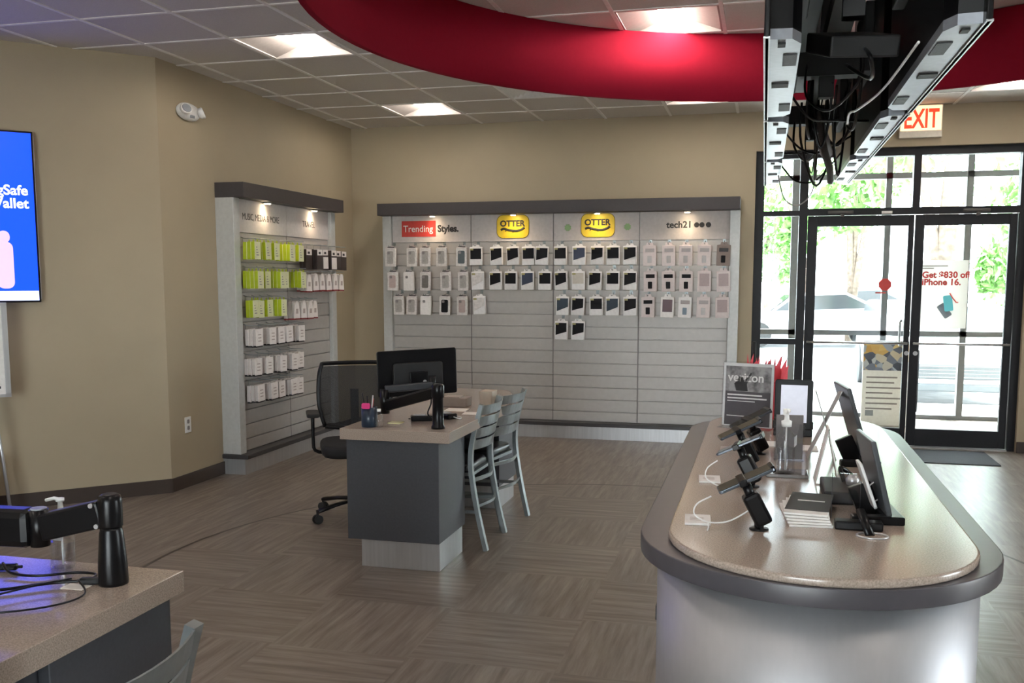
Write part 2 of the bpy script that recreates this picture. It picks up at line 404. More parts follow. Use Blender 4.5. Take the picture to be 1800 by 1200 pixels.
# poster on outer glass
t = thing('window_poster', 'white hanging poster reading Get $830 off iPhone 16 behind the right door', 'poster', (1.84, 11.34, 1.0))
MB().box(-.36, .275, -.004, .004, 0, .73).build('sheet', translucent('backlit_paper', (.9, .9, .9)), t)
text('lettering', 'Get $830 off\niPhone 16.', mat('deep_red_print', (.45, .02, .02), .5), .092, t, (-.185, -.005, .545), bold=.003, space=.85)
for k, (wd, z) in enumerate(((.27, .665), (.13, .64))): MB().box(-.2, -.2+wd, -.006, -.004, z, z+.01).build('print_line', gink, t)
ph = MB(); ph.prism(rrect(.09, .17, .015), 0, .003, M=TR(.09, -.004, .27) @ Matrix.Rotation(PI/2, 4, 'X') @ Matrix.Rotation(R(8), 4, 'Z'))
ph.build('phone_picture', mat('cyan_print', (.10, .45, .55), .5), t)
ph = MB(); ph.prism(rrect(.085, .16, .015), 0, .002, M=TR(.055, -.004, .19) @ Matrix.Rotation(PI/2, 4, 'X') @ Matrix.Rotation(R(35), 4, 'Z'))
ph.build('phone_shadow_picture', mat('slate_print', (.12, .14, .18), .5), t)
MB().tube([(.1, -.006, .38), (.13, -.006, .33), (.17, -.006, .28), (.19, -.006, .28)], .006, seg=6).build('red_stroke', redp, t)
for x in (-.3, .22): MB().cyl((x, 0, .73), (x, 0, 1.70), .002, seg=6).build('hanging_wire', gink, t)

# standing poster in vestibule
t = thing('poster_stand', 'standing poster with a busy picture on top seen through the left door', 'sign', (1.3, 10.75, 0))
MB().box(-.27, .27, -.01, .01, .0, .87).build('board', paper, t)
MB().box(-.27, .27, .012, .03, .0, .89).build('backing', mat('sign_frame', (.4, .43, .48), .4), t)
def busy():
    m = bpy.data.materials.new('busy_picture'); m.use_nodes = True; n = m.node_tree.nodes; l = m.node_tree.links
    tc = n.new('ShaderNodeTexCoord'); v = n.new('ShaderNodeTexVoronoi'); v.inputs['Scale'].default_value = 14; l.new(tc.outputs['Object'], v.inputs[0])
    r = n.new('ShaderNodeValToRGB'); s = n.new('ShaderNodeSeparateColor'); l.new(v.outputs['Color'], s.inputs[0]); l.new(s.outputs[0], r.inputs[0])
    e = r.color_ramp.elements; e[0].color = (.05, .06, .09, 1); e[1].color = (.55, .3, .08, 1)
    for p, c in ((.35, (.2, .22, .3, 1)), (.6, (.45, .5, .6, 1)), (.8, (.7, .5, .2, 1))): rp = e.new(p); rp.color = c
    l.new(r.outputs[0], n['Principled BSDF'].inputs['Base Color']); return m
MB().box(-.265, .265, -.013, -.01, .58, .865).build('picture', busy(), t)
for k in range(7): MB().box(-.23, -.23+random.uniform(.25, .42), -.012, -.01, .5-.055*k, .515-.055*k).build('print_line', gink, t)
MB().box(-.23, -.15, -.012, -.01, .1, .16).build('print_block', grey, t)

# ============================================================ OUTSIDE
con = mat('pale_concrete', (.55, .54, .52), .8, noise=.1, nscale=3)
asph = mat('parking_asphalt', (.36, .36, .36), .85, noise=.15, nscale=4)
struct('ground_sidewalk', MB().box(-14, 20, 11.5, 13.0, -.3, -.02), con)
struct('ground_lot', MB().box(-60, 70, 13.0, 120, -.5, -.17), asph)
struct('ground_front', MB().box(-30, 40, -60, YB-.16, -.4, -.1), con)
struct('ground_side', MB().box(XR+.16, 60, -20, 13.0, -.4, -.17), con)
leafm = mat('leaf', (.17, .36, .09), .6, noise=.5, nscale=6)
leafm.node_tree.nodes['Principled BSDF'].inputs['Subsurface Weight'].default_value = 0
bark = mat('bark', (.17, .13, .10), .9, noise=.3, nscale=10, bump=.5)
def leaves(mb, c, rad, n, s):
    for _ in range(n):
        d = Vector((random.gauss(0, 1), random.gauss(0, 1), random.gauss(0, 1))); d.normalize()
        p = Vector(c)+Vector((d.x*rad[0], d.y*rad[1], d.z*rad[2]))*random.uniform(.45, 1)
        u = Vector((random.gauss(0, 1), random.gauss(0, 1), random.gauss(0, 1))).normalized()*s*random.uniform(.6, 1.3); v = u.orthogonal().normalized()*u.length*.55
        mb.poly([p-u, p-v*.9, p+u, p+v*.9])
def tree(x, y, trunks, blobs, label, n=350, s=.16):
    t = thing('tree', label, 'tree', (x, y, -.17), 0, 'trees outside the entrance')
    tr = MB()
    for pts, r in trunks:
        m = len(pts)
        for a in range(m-1): tr.cyl(pts[a], pts[a+1], r*(1-.25*a), r*(1-.25*(a+1)), seg=10)
    tr.build('trunk', bark, t)
    lv = MB()
    for c, rad in blobs: leaves(lv, c, rad, n, s)
    lv.build('foliage', leafm, t)
tree(3.3, 20, [([(0, 0, 0), (0, 0, 1.8), (.12, 0, 5)], .26), ([(-.05, 0, 1.7), (-.45, 0, 3.6), (-.8, .1, 5)], .12)],
     [((-.9, .6, 4.6), (1.4, 1.2, 1.1)), ((.9, .5, 5.2), (1.6, 1.2, 1.3)), ((-1.5, 2, 3.4), (.8, .8, .8))], 'thick forked tree trunk outside, behind the white poster')
tree(2.3, 28, [([(0, 0, 0), (0, 0, 1.2), (-.15, 0, 4)], .13), ([(0, 0, .8), (.45, 0, 4)], .11), ([(0, 0, 1), (.1, .2, 4)], .1), ([(-1.1, 0, 0), (-1.2, 0, 2), (-1.7, 0, 3.8)], .12)],
     [((-1.5, 0, 4.0), (1.5, 1, 1.1)), ((.6, 0, 4.6), (1.6, 1, 1.0)), ((-1.4, .5, 3), (.7, .6, .7))], 'slender many-stemmed tree outside, behind the left entrance door')
tree(5.7, 24, [([(0, 0, 0), (0, 0, 3)], .1)], [((0, 0, 3.2), (1.0, 1, 1.4)), ((-.6, 0, 1.9), (.55, .6, .6)), ((.6, 0, 4.2), (1.4, 1, 1.2))], 'leafy young tree outside, right of the white poster')
tree(.1, 31, [([(0, 0, 0), (0, 0, 3)], .12)], [((0, 0, 3.6), (1.2, 1, 1.2)), ((.2, 0, 2.2), (.9, .8, .7)), ((-.8, 0, 4.8), (1.4, 1, .9))], 'leafy tree outside, behind the narrow side window')
tree(8.5, 34, [([(0, 0, 0), (0, 0, 3)], .2)], [((0, 0, 4), (2.6, 2, 2.2))], 'tree far out at the right edge of the car park')
lv = MB(); leaves(lv, (0, 0, .5), (.55, .5, .5), 700, .07)
o = lv.build('shrub', leafm, loc=(3.95, 18, .3)); tag(o, 'rounded green shrub outside, right pane of the right door', 'shrub')

carw = mat('white_car_paint', (.75, .76, .78), .2, coat=.6); carb = mat('blue_car_paint', (.10, .16, .24), .25, coat=.5); carg = mat('dark_car_glass', (.03, .035, .04), .1)
def car(x, y, rz, m, label):
    t = thing('parked_car', label, 'car', (x, y, -.17), rz, 'cars parked outside')
    side = [(-2.2, .3), (-2.22, .62), (-2.05, .78), (-1.1, .9), (-.55, 1.32), (.7, 1.38), (1.5, 1.0), (2.15, .92), (2.2, .35)]
    b = MB(); b.prism([(p[0], p[1]) for p in side], -.88, .88, bev=.07, M=Matrix.Rotation(PI/2, 4, 'X') , smooth=True); b.build('body', m, t)
    g = MB(); g.prism([(-1.0, .92), (-.52, 1.28), (.66, 1.33), (1.35, 1.0)], -.885, .885, M=Matrix.Rotation(PI/2, 4, 'X')); g.build('side_glass', carg, t)
    g = MB(); g.poly([(-1.12, -.7, .915), (-1.12, .7, .915), (-.6, .62, 1.31), (-.6, -.62, 1.31)]); g.build('windscreen', carg, t)
    g = MB(); g.box(-2.235, -2.19, -.5, .5, .42, .62, bev=.03); g.box(-2.235, -2.19, -.6, .6, .26, .36, bev=.02)
    for k in range(4): g.box(-2.245, -2.2, -.48, .48, .45+.045*k, .455+.045*k, mi=1)
    g.build('grille', [mat('grille_grey', (.12, .13, .14), .4), brushed], t)
    for s in (-1, 1):
        MB().box(-2.2, -2.05, s*.68-.14, s*.68+.14, .6, .72, bev=.04).build('headlight', wplas, t)
        for xx in (-1.4, 1.4): MB().cyl((xx, s*.72, .32), (xx, s*.9, .32), .32, seg=24).build('wheel', rubber, t)
car(2.45, 15.6, PI/2, carw, 'white car parked nose-in just outside the right entrance door')
car(3.0, 36, 0.2, carb, 'blue car parked far off behind the left entrance door')
car(1.2, 26, .1, mat('silver_car_paint', (.45, .47, .5), .3, coat=.5), 'silver car parked in the distance behind the narrow side window')

# ============================================================ CEILING LIGHTS
refl = mat('troffer_white', (.42, .385, .365), .5)
lens_m = mat('troffer_lens', (1, 1, 1), .5, emit=(1, .90, .80), es=LAMP)
names = {(1, 1): 'lit square ceiling light at upper left, left of the red hoop', (1, 5): 'lit square ceiling light nearest the corner where left and back walls meet',
 (5, 1): 'lit square ceiling light seen inside the red hoop', (5, 5): 'lit square ceiling light behind the lower edge of the red hoop', (9, 5): 'lit square ceiling light at the right, in front of the exit sign'}
def troffer(i, j):
    a, b, c, d = cell(i, j); W = gpx-.03; H = gpy-.03
    t = thing('ceiling_light', names.get((i, j), 'added square ceiling light out of view in ceiling grid cell %d by %d' % (i+20, j+20)), 'ceiling light', ((a+b)/2, (c+d)/2, CE), 0, 'square ceiling lights')
    p = MB(); h = .075
    x0, y0 = W/2, H/2
    for s in (-1, 1):
        p.poly([(s*x0, -y0, 0), (s*x0, y0, 0), (s*.085, y0-.02, h), (s*.085, -y0+.02, h)])
        p.poly([(-x0, s*y0, 0), (x0, s*y0, 0), (.085, s*(y0-.02), h), (-.085, s*(y0-.02), h)])
    p.box(-.09, .09, -y0+.02, y0-.02, h, h+.03); p.box(-x0, x0, -y0, y0, .105, .115)
    for s in (-1, 1): p.box(s*x0-.008, s*x0+.008, -y0, y0, -.004, .09); p.box(-x0, x0, s*y0-.008, s*y0+.008, -.004, .09)
    p.build('reflector', refl, t)
    q = MB(); n = 10; L = y0-.025
    for k in range(n):
        a0 = PI+PI*k/n; a1 = PI+PI*(k+1)/n
        q.poly([(.078*math.cos(a0), -L, (.073)+.055*math.sin(a0)), (.078*math.cos(a0), L, (.073)+.055*math.sin(a0)), (.078*math.cos(a1), L, (.073)+.055*math.sin(a1)), (.078*math.cos(a1), -L, (.073)+.055*math.sin(a1))])
    for s in (-1, 1): q.poly([(.078*math.cos(PI+PI*k/n), s*L, (.073)+.055*math.sin(PI+PI*k/n)) for k in range(n+1)])
    q.build('lens', lens_m, t)
for i, j in troff: troffer(i, j)
a, b, c, d = cell(3, 4)
t = thing('air_diffuser', 'square white air diffuser in the ceiling behind the red hoop', 'vent', ((a+b)/2, (c+d)/2, CE))
mb = MB(); x0 = gpx/2-.015
for k in range(5):
    r0 = x0-.055*k; r1 = r0-.035
    z0, z1 = -.006+.0*k, .022
    for s in (-1, 1):
        mb.poly([(s*r0, -r0, z0), (s*r0, r0, z0), (s*r1, r1, z1), (s*r1, -r1, z1)]); mb.poly([(-r0, s*r0, z0), (r0, s*r0, z0), (r1, s*r1, z1), (-r1, s*r1, z1)])
mb.build('louvre', wplas, t)
MB().box(-x0, x0, -x0, x0, .04, .05).build('backing', mblack, t)

# ============================================================ RED HOOP
mb = MB(); n = 96; ri, ro = 2.12, 2.15; zb = 2.63; cx, cy = .23, 4.28
b = bmesh.new(); rg = []
for k in range(n):
    a = 2*PI*k/n; rg.append([b.verts.new((r*math.cos(a), r*math.sin(a), z)) for r, z in ((ri, 0), (ro, 0), (ro, CE-.004-zb), (ri, CE-.004-zb))])
for k in range(n):
    for q in range(4):
        f = b.faces.new((rg[k][q], rg[(k+1) % n][q], rg[(k+1) % n][(q+1) % 4], rg[k][(q+1) % 4])); f.smooth = q % 2 == 1
bmesh.ops.recalc_face_normals(b, faces=b.faces[:])
me = bpy.data.meshes.new('x'); b.to_mesh(me); mb.bm.from_mesh(me)
o = mb.build('ceiling_hoop', red, loc=(cx, cy, zb)); tag(o, 'large red circular band hanging below the ceiling over the store', 'ceiling decoration')

# ============================================================ SLATWALL FIXTURES (local: x along wall, y=0 slat face, -y outwards)
puck_m = mat('puck_lens', (1, 1, 1), .3, emit=(1, .78, .5), es=26)
def slatwall(label, loc, rz, n, depth_wall, canopy_out, pucks, end_over=(.0, .0)):
    W = .8225*n; t = thing('slatwall_display', label, 'display wall', loc, rz)
    for x in (-.09, W):
        MB().box(x+.0, x+.09, -.035, depth_wall, .16, 2.148, bev=.003).build('side_column', column_m, t)
    MB().box(0, W, .02, depth_wall, .16, 2.148).build('backboard', slat_m, t)
    pit = .1167
    for k in range(n):
        s = MB(); x0, x1 = k*.8225+.004, (k+1)*.8225-.004
        z = 1.888
        s2 = z
        while s2 > .17:
            lo = max(s2-pit+.008, .165); s.box(x0, x1, 0, .02, lo, s2, bev=.002); s2 -= pit
        s.build('slat_panel', slat_m, t)
        MB().box(x0, x1, -.006, .02, 1.892, 2.148, bev=.001).build('header_board', head_m, t)
    for k in range(n-1): MB().box((k+1)*.8225-.003, (k+1)*.8225+.003, -.001, .01, .165, 1.888).build('seam_strip', gink, t)
    e0, e1 = -.09-end_over[0], W+.09+end_over[1]
    MB().box(e0, e1, -canopy_out, depth_wall, 2.148, 2.262, bev=.003).build('canopy', canopy_m, t)
    MB().box(-.11, W+.11, -.105, depth_wall, .125, .16, bev=.006).build('ledge', mat('ledge_dark', (.05, .047, .05), .4), t)
    MB().box(-.09, W+.09, -.07, depth_wall, 0, .125).build('plinth', brushed, t)
    for px in pucks:
        c = MB(); c.lathe([(.033, 0), (.036, -.004), (.036, -.012), (.026, -.014)], (px, -canopy_out+.075, 2.148)); f = c.build('puck_light', brushed, t)
        c = MB(); c.lathe([(.024, -.0145), (.024, -.017)], (px, -canopy_out+.075, 2.148), seg=16); c.build('lens', puck_m, f)
        L = bpy.data.lights.new('puck_spot', 'SPOT'); L.energy = 2.6; L.color = (1, .76, .48); L.spot_size = R(150); L.spot_blend = 1; L.shadow_soft_size = .02
        lo = bpy.data.objects.new('puck_spot', L); sc.collection.objects.link(lo); lo.parent = t; lo.location = (px, -canopy_out+.075, 2.125); lo.rotation_euler = (R(-12), 0, 0)
    return t
BX, BY = -3.605, 9.17
back = slatwall('wide grey slatwall with four panels on the back wall under a dark canopy', (BX, BY, 0), 0, 4, YW-BY, .17, [.455, 1.27, 2.08, 2.91])
LX, LY = -3.97, 6.815
left = slatwall('grey slatwall with two panels on the left wall under a dark canopy', (LX, LY, 0), PI/2, 2, .12, .125, [.418, 1.269])
left.rotation_euler = (0, 0, PI/2)
# local for left: x -> +Y world ; y -> -X world. good: -y is +X (outwards)
# header lettering, back wall (local x = X-BX, y=-.007)
def BL(X): return X-BX
s = MB(); s.box(BL(-3.50), BL(-3.144), -.009, -.006, 1.945, 2.1); s.build('red_logo_block', redp, back)
text('lettering', 'Trending', white, .092, back, (BL(-3.484), -.0095, 1.992), bold=.0004, sx=.93)
text('lettering', 'Styles.', dink, .092, back, (BL(-3.125), -.0065, 1.992), bold=.004, sx=.93)
for X in (-2.36, -1.532):
    x = BL(X); q = MB(); q.prism(rrect(.315, .215, .06), 0, .005, M=TR(x, -.006, 2.032) @ YUP); lb = q.build('yellow_badge', yel, back)
    q = MB(); q.prism(rrect(.325, .225, .062), 0, .003, M=TR(x, -.005, 2.032) @ YUP); q.build('badge_rim', mat('badge_rim', (.25, .17, .02), .5), back)
    text('lettering', 'OTTER', dink, .078, back, (x-.005, -.0115, 2.035), align='CENTER', bold=.003)
    q = MB(); q.tube([(x-.12, -.012, 2.0), (x-.09, -.012, 2.012), (x-.04, -.012, 1.998), (x+.03, -.012, 1.99), (x+.08, -.012, 2.0), (x+.115, -.012, 2.022)], .006, seg=6, smoothn=4, flat=(.003, .011))
    q.tube([(x-.06, -.012, 2.004), (x-.075, -.012, 1.985)], .004, seg=6); q.tube([(x+.01, -.012, 1.994), (x+.0, -.012, 1.975)], .004, seg=6)
    q.build('otter_mark', dink, back)
gm = mat('green_mark', (.30, .48, .22), .5)
for X in (-1.821, -1.252):
    x = BL(X); q = MB(); q.prism([(.028*math.cos(a)*(1+.25*(k % 2)), .028*math.sin(a)*(1+.25*(k % 2))) for k, a in enumerate([2*PI*k/16 for k in range(16)])], 0, .001, M=TR(x, -.006, 2.015) @ YUP); q.build('green_emblem', gm, back)
text('lettering', 'tech21', dink, .085, back, (BL(-.89), -.0065, 2.0), bold=.0025, sx=1.0)
for k, X in enumerate((-.615, -.567, -.508)):
    q = MB(); q.prism([(.024*math.cos(2*PI*a/20), .024*math.sin(2*PI*a/20)) for a in range(20)], 0, .001, M=TR(BL(X), -.006-.0002*k, 2.024) @ YUP); q.build('black_dot', dink, back)
# left header lettering (local x = Y-LY)
text('lettering', 'MUSIC, MEDIA & MORE', dink, .075, left, (6.905-LY, -.0065, 1.992), sx=.78)
text('lettering', 'TRAVEL', dink, .075, left, (7.93-LY, -.0065, 1.99), sx=.95)

# ============================================================ PACKAGES ON BACK SLATWALL
cardm = [white, mat('pink_white_card', (.74, .66, .65), .5), mat('cool_card', (.85, .84, .84), .5)]
blk = mat('black_box_print', (.008, .008, .011), .65, spec=.25); navy = mat('navy_print', (.04, .055, .10), .65); slate = mat('slate_print2', (.035, .055, .08), .65)
cream = mat('cream_print', (.62, .57, .50), .4); pinkgrey = mat('pinkgrey_print', (.42, .33, .33), .4); greyband = mat('grey_band', (.38, .34, .34), .4)
badge_s = mat('tiny_badge', (.42, .38, .16), .4); tray = mat('clear_tray', (.74, .71, .69), .2, noise=.1, nscale=50)
def tabshape(wd, h, tab=.022):
    return [(-wd/2, -h), (wd/2, -h), (wd/2, 0), (wd*.28, .004), (wd*.22, tab), (-wd*.22, tab), (-wd*.28, .004), (-wd/2, 0)]
def pack_black(ins, tilt=.0, cut=.03, h=.165, badge=True):
    wd = .118; t = thing('case_package', '', 'phone case package')
    MB().prism(tabshape(wd, h), 0, .004, M=YUP @ TR(0, 0, .0)).build('card_back', white, t)
    MB().box(-wd/2+.004, wd/2-.004, -.028, -.004, -h, -.012, bev=.002).build('box', cardm[2], t)
    MB().prism([(-wd/2+.012, -h*.66-cut/2), (wd/2-.008, -h*.66+cut/2), (wd/2-.008, -.014), (-wd/2+.012, -.014)], .028, .031, M=YUP).build('printed_panel', ins, t)
    if badge: MB().box(-wd/2+.01, -wd/2+.04, -.0335, -.031, -.03, -.014).build('brand_badge', badge_s, t)
    return t
def pack_clear(win, h=.175, card=None, wd=.1, rim=None):
    t = thing('case_package', '', 'phone case package')
    MB().prism(tabshape(wd, h, .016), 0, .004, M=YUP).build('card_back', card or cardm[1], t)
    MB().box(-wd/2, wd/2, -.026, -.004, -h, -.004, bev=.003).build('box', tray if card is None else card, t)
    MB().prism(rrect(.062, .118, .012), .026, .029, M=TR(0, 0, -h*.52) @ YUP).build('case_window', win, t)
    MB().prism(rrect(.024, .024, .006), .029, .031, M=TR(-.014, 0, -h*.52+.042) @ YUP).build('camera_cutout', rim or gink, t)
    MB().box(-.03, .03, -.02, .0, .002, .008).build('hang_tab', mblack, t)
    return t
def pack_pale(pic, band, h=.178, wd=.112, card=None, big=False):
    t = thing('case_package', '', 'phone case package')
    MB().prism(tabshape(wd, h, .026), 0, .004, M=YUP).build('card_back', card or cardm[1], t)
    MB().box(-wd/2, wd/2, -.024, -.004, -h, -.002, bev=.002).build('box', card or cardm[1], t)
    if big: MB().box(-.04, .042, -.026, -.024, -h+.05, -.02).build('printed_panel', pic, t)
    else:
        MB().box(-.036, .04, -.026, -.024, -.058, -.026).build('text_band', band, t)
        MB().prism(rrect(.036, .062, .005), .024, .026, M=TR(.0, 0, -h*.68) @ YUP).build('phone_picture', pic, t)
    return t
def place(t, x, z, tilt, label, group):
    t.location = (x, BY-.085, z); t.rotation_euler = (0, R(tilt), R(random.uniform(-6, 6))); t.scale = (1.08, 1, 1.05); t['label'] = label; t['group'] = group
HK = []
protos = {}
def proto(key, fn):
    if key in protos: return copy_tree(protos[key])
    protos[key] = fn(); return protos[key]
DARK = dict(k=lambda: pack_black(blk), K=lambda: pack_black(blk, cut=.0), n=lambda: pack_black(navy), s=lambda: pack_black(slate, cut=.04), c=lambda: pack_black(cream, cut=0), w=lambda: pack_black(tray, cut=.05),
 g=lambda: pack_clear(clear_win), G=lambda: pack_clear(mat('dark_window', (.20, .19, .18), .25)), d=lambda: pack_clear(mat('blue_grey_window', (.07, .09, .10), .3)), b=lambda: pack_clear(blk), p=lambda: pack_clear(mat('pink_window', (.50, .40, .38), .3)), m=lambda: pack_clear(white, card=white),
 q=lambda: pack_pale(mat('pale_picture', (.40, .37, .36), .3), greyband), B=lambda: pack_pale(blk, blk), H=lambda: pack_pale(blk, dink, card=mat('brown_card', (.24, .19, .17), .5)), r=lambda: pack_pale(pinkgrey, greyband, big=True), u=lambda: pack_pale(mat('blue_picture', (.16, .22, .28), .3), greyband, card=cardm[2]), M=lambda: pack_pale(mat('maroon_print', (.10, .04, .05), .4), greyband, big=True, card=white))
DESC = dict(k='white package with a black slanted panel', K='white package with a square black panel', n='white package with a navy panel', s='white package with a slate blue slanted panel', c='white package with a cream panel and thin black top', w='white package with clear tray and black top',
 g='pale package holding a clear phone case', G='pale package holding a smoky clear phone case', d='pale package with a dark blue-grey case', b='white-rimmed package with a black case', p='pale package holding a pinkish clear case', m='plain white patterned case package',
 q='pale package with grey band and phone picture', B='pale package with black band and phone picture', H='brown package with a black band and picture', r='clear package with a pinkish grey print', u='pale package with blue phone picture', M='white package with maroon print')
ROWS = [
 (1.848, [-3.583, -3.36, -3.224, -3.055, -2.852, -2.708, -2.504, -2.34, -2.187, -2.051, -1.875, -1.696, -1.52, -1.373, -1.215, -1.033, -.859, -.7, -.532, -.36], 'ggggdKkkKkKnkKkqqqqH'),
 (1.612, [-3.566, -3.398, -3.221, -3.016, -2.836, -2.692, -2.51, -2.357, -2.195, -2.023, -1.868, -1.702, -1.537, -1.371, -1.212, -1.022, -.856, -.696, -.53, -.36], 'pmGggwkKnKkckKkBBBrr'),
 (1.374, [-3.506, -3.366, -3.223, -3.024, -2.846, -2.676, -1.851, -1.7, -1.529, -1.374, -1.208, -1.04, -.859, -.696, -.532, -.364], 'ggmbpwskKsktMuqr'.replace('t', 'B')),
 (1.142, [-1.86, -1.698], 'kk')]
rown = ['top', 'second', 'third', 'fourth']
ordn = ['first', 'second', 'third', 'fourth', 'fifth', 'sixth', 'seventh', 'eighth', 'ninth', 'tenth', 'eleventh', 'twelfth', 'thirteenth', 'fourteenth', 'fifteenth', 'sixteenth', 'seventeenth', 'eighteenth', 'nineteenth', 'twentieth']
for ri_, (z, xs, ks) in enumerate(ROWS):
    for i, X in enumerate(xs):
        k = ks[i]; t = proto(k, DARK[k])
        place(t, X, z-.012, random.uniform(-1.5, 1.5) if k not in 'Mwk' else random.uniform(-3, 3), '%s, %s in %s row, back slatwall' % (DESC[k], ordn[i], rown[ri_]), 'packages on the back slatwall')
        hb = MB(); hb.tube([(X-BX, 0, z+.03), (X-BX, -.045, z+.004), (X-BX, -.16, z-.0), (X-BX, -.165, z+.012)], .003, seg=6); hb.box(X-BX-.014, X-BX+.014, -.004, .0, z+.012, z+.05); hb.build('peg_hook', chair_m, back)

# ============================================================ PACKAGES ON LEFT SLATWALL  (local x = Y-LY, -y outward = +X)
whs = mat('white_strip_card', (.90, .85, .83), .5); whs2 = mat('grey_strip_card', (.60, .55, .53), .5); prink = mat('faint_print', (.5, .42, .40), .5)
drk = mat('dark_brown_pack', (.035, .022, .02), .4); redb = mat('dark_red_base', (.25, .03, .03), .5)
def lp_green():
    t = thing('accessory_package', '', 'accessory package'); w_, h = .088, .135
    MB().box(-.0335, -.003, 0, w_, -h, 0, bev=.0015).build('box', green, t)      # x outward
    MB().box(-.003, 0, .0, w_, -h, 0).build('front_card', greenish, t)
    for k in range(4): MB().box(0, .0006, .02, w_-.03-.008*k, -h+.03+.02*k, -h+.036+.02*k).build('print_line', gink, t)
    MB().prism([(-.0, 0), (.03, 0), (.022, .02), (.008, .02)], -.004, -.002, M=TR(0, .03, 0) @ Matrix.Rotation(PI/2, 4, 'Z') @ Matrix.Rotation(PI/2, 4, 'X')).build('hang_tab', green, t)
    return t
def lp_white():
    t = thing('accessory_package', '', 'accessory package'); w_, h = .108, .125
    MB().box(-.030, -.004, 0, w_, -h, 0, bev=.003).build('box', whs2, t)
    MB().box(-.004, 0, 0, w_, -h-.004, .004, bev=.001).build('front_card', whs, t)
    for k in range(3): MB().box(0, .0006, .03, w_-.03, -h+.03+.025*k, -h+.038+.025*k).build('print_line', prink, t)
    MB().box(-.028, -.004, .004, w_-.004, -h-.014, -h-.001).build('base_tray', mblack, t)
    return t
def lp_red():
    t = thing('accessory_package', '', 'accessory package'); w_, h = .105, .135
    MB().box(-.03, -.004, 0, w_, -h, 0, bev=.004).build('box', whs2, t)
    MB().prism([(0, -h), (w_, -h), (w_*.9, -.06), (w_*.7, .01), (w_*.3, .01), (w_*.1, -.06)], -.004, 0, M=Matrix(((0, 0, 1, 0), (1, 0, 0, 0), (0, 1, 0, 0), (0, 0, 0, 1)))).build('front_card', whs, t)
    MB().box(-.03, 0, 0, w_, -h-.012, -h).build('red_base', redb, t)
    MB().box(0, .0006, .03, .07, -h+.04, -h+.08).build('print_block', prink, t)
    return t
def lp_dark(pale=False):
    t = thing('accessory_package', '', 'accessory package'); w_, h = .12, .185
    MB().box(-.03, 0, 0, w_, -h, -.01, bev=.002).build('box', drk, t)
    MB().box(0, .002, .01, w_-.01, -.06, -.01).build('white_header', whs, t)
    if pale: MB().box(0, .003, .01, w_-.01, -h+.005, -.075).build('pale_front', whs, t)
    MB().box(0, .0035, .03, w_-.05, -.05, -.03).build('print_block', dink, t)
    return t
LR = [
 ('top green row', 1.815, lp_green, 'lime green boxed accessory', [(6.83, -3.82), (7.02, -3.83), (7.20, -3.85), (7.37, -3.80), (7.56, -3.815)], .034),
 ('second green row', 1.590, lp_green, 'lime green boxed accessory', [(6.85, -3.81), (7.06, -3.86), (7.20, -3.80), (7.33, -3.84), (7.56, -3.80)], .034),
 ('third green row', 1.360, lp_green, 'lime green boxed accessory', [(6.85, -3.86), (6.97, -3.875), (7.09, -3.865), (7.22, -3.81)], .034),
 ('upper white row', 1.135, lp_white, 'white carded cable package', [(6.83, -3.83), (7.03, -3.82), (7.19, -3.83), (7.31, -3.815), (7.52, -3.81)], .034),
 ('middle white row', .905, lp_white, 'white carded cable package', [(6.82, -3.84), (7.0, -3.84), (7.18, -3.81), (7.38, -3.81), (7.55, -3.84)], .034),
 ('bottom white row', .690, lp_white, 'white carded cable package', [(6.85, -3.84), (7.03, -3.82), (7.2, -3.84), (7.36, -3.81), (7.49, -3.82)], .034),
 ('upper right row', 1.80, lambda: lp_dark(False), 'dark carded package', [(7.78, -3.86), (7.93, -3.83), (8.38, -3.86), (8.51, -3.86)], .034),
 ('upper right row', 1.80, lambda: lp_dark(True), 'white-fronted dark package', [(8.06, -3.84), (8.20, -3.82)], .034),
 ('red-based right row', 1.565, lp_red, 'white tapered package', [(7.72, -3.83), (7.85, -3.83), (7.98, -3.83), (8.12, -3.83), (8.26, -3.83), (8.39, -3.83)], .034),
 ('lower right row', 1.33, lp_red, 'white tapered package', [(7.50, -3.84), (7.63, -3.84), (7.76, -3.84), (7.89, -3.86)], .034)]
for rn, z, fn, ds, hooks, pitch in LR:
    pr = None
    for hi, (Yh, Xf) in enumerate(hooks):
        nn = max(1, int((Xf+3.955)/pitch))
        for k in range(nn):
            if pr is None: pr = fn(); t = pr
            else: t = copy_tree(pr)
            X = Xf-pitch*k
            t.location = (X, Yh+random.uniform(-.004, .004), z+random.uniform(-.003, .003)); t.rotation_euler = (R(random.uniform(-2, 2)), 0, 0)
            
            if k == 0: t['label'] = '%s, front of %s hook, %s, left slatwall' % (ds, ordn[hi], rn)
            else: t['label'] = '%s, %s back on %s hook, %s, left slatwall' % (ds, ordn[k], ordn[hi], rn)
            t['group'] = 'packages on the left slatwall'
        hb = MB(); x = Yh+.05-LY; hb.tube([(x, 0, z+.04), (x, -.03, z+.03), (x, -(Xf+3.97)-.02, z+.028)], .003, seg=6); hb.tube([(x, -.02, z+.03), (x, -.02, z-.0)], .002, seg=4); hb.build('peg_hook', chair_m, left)

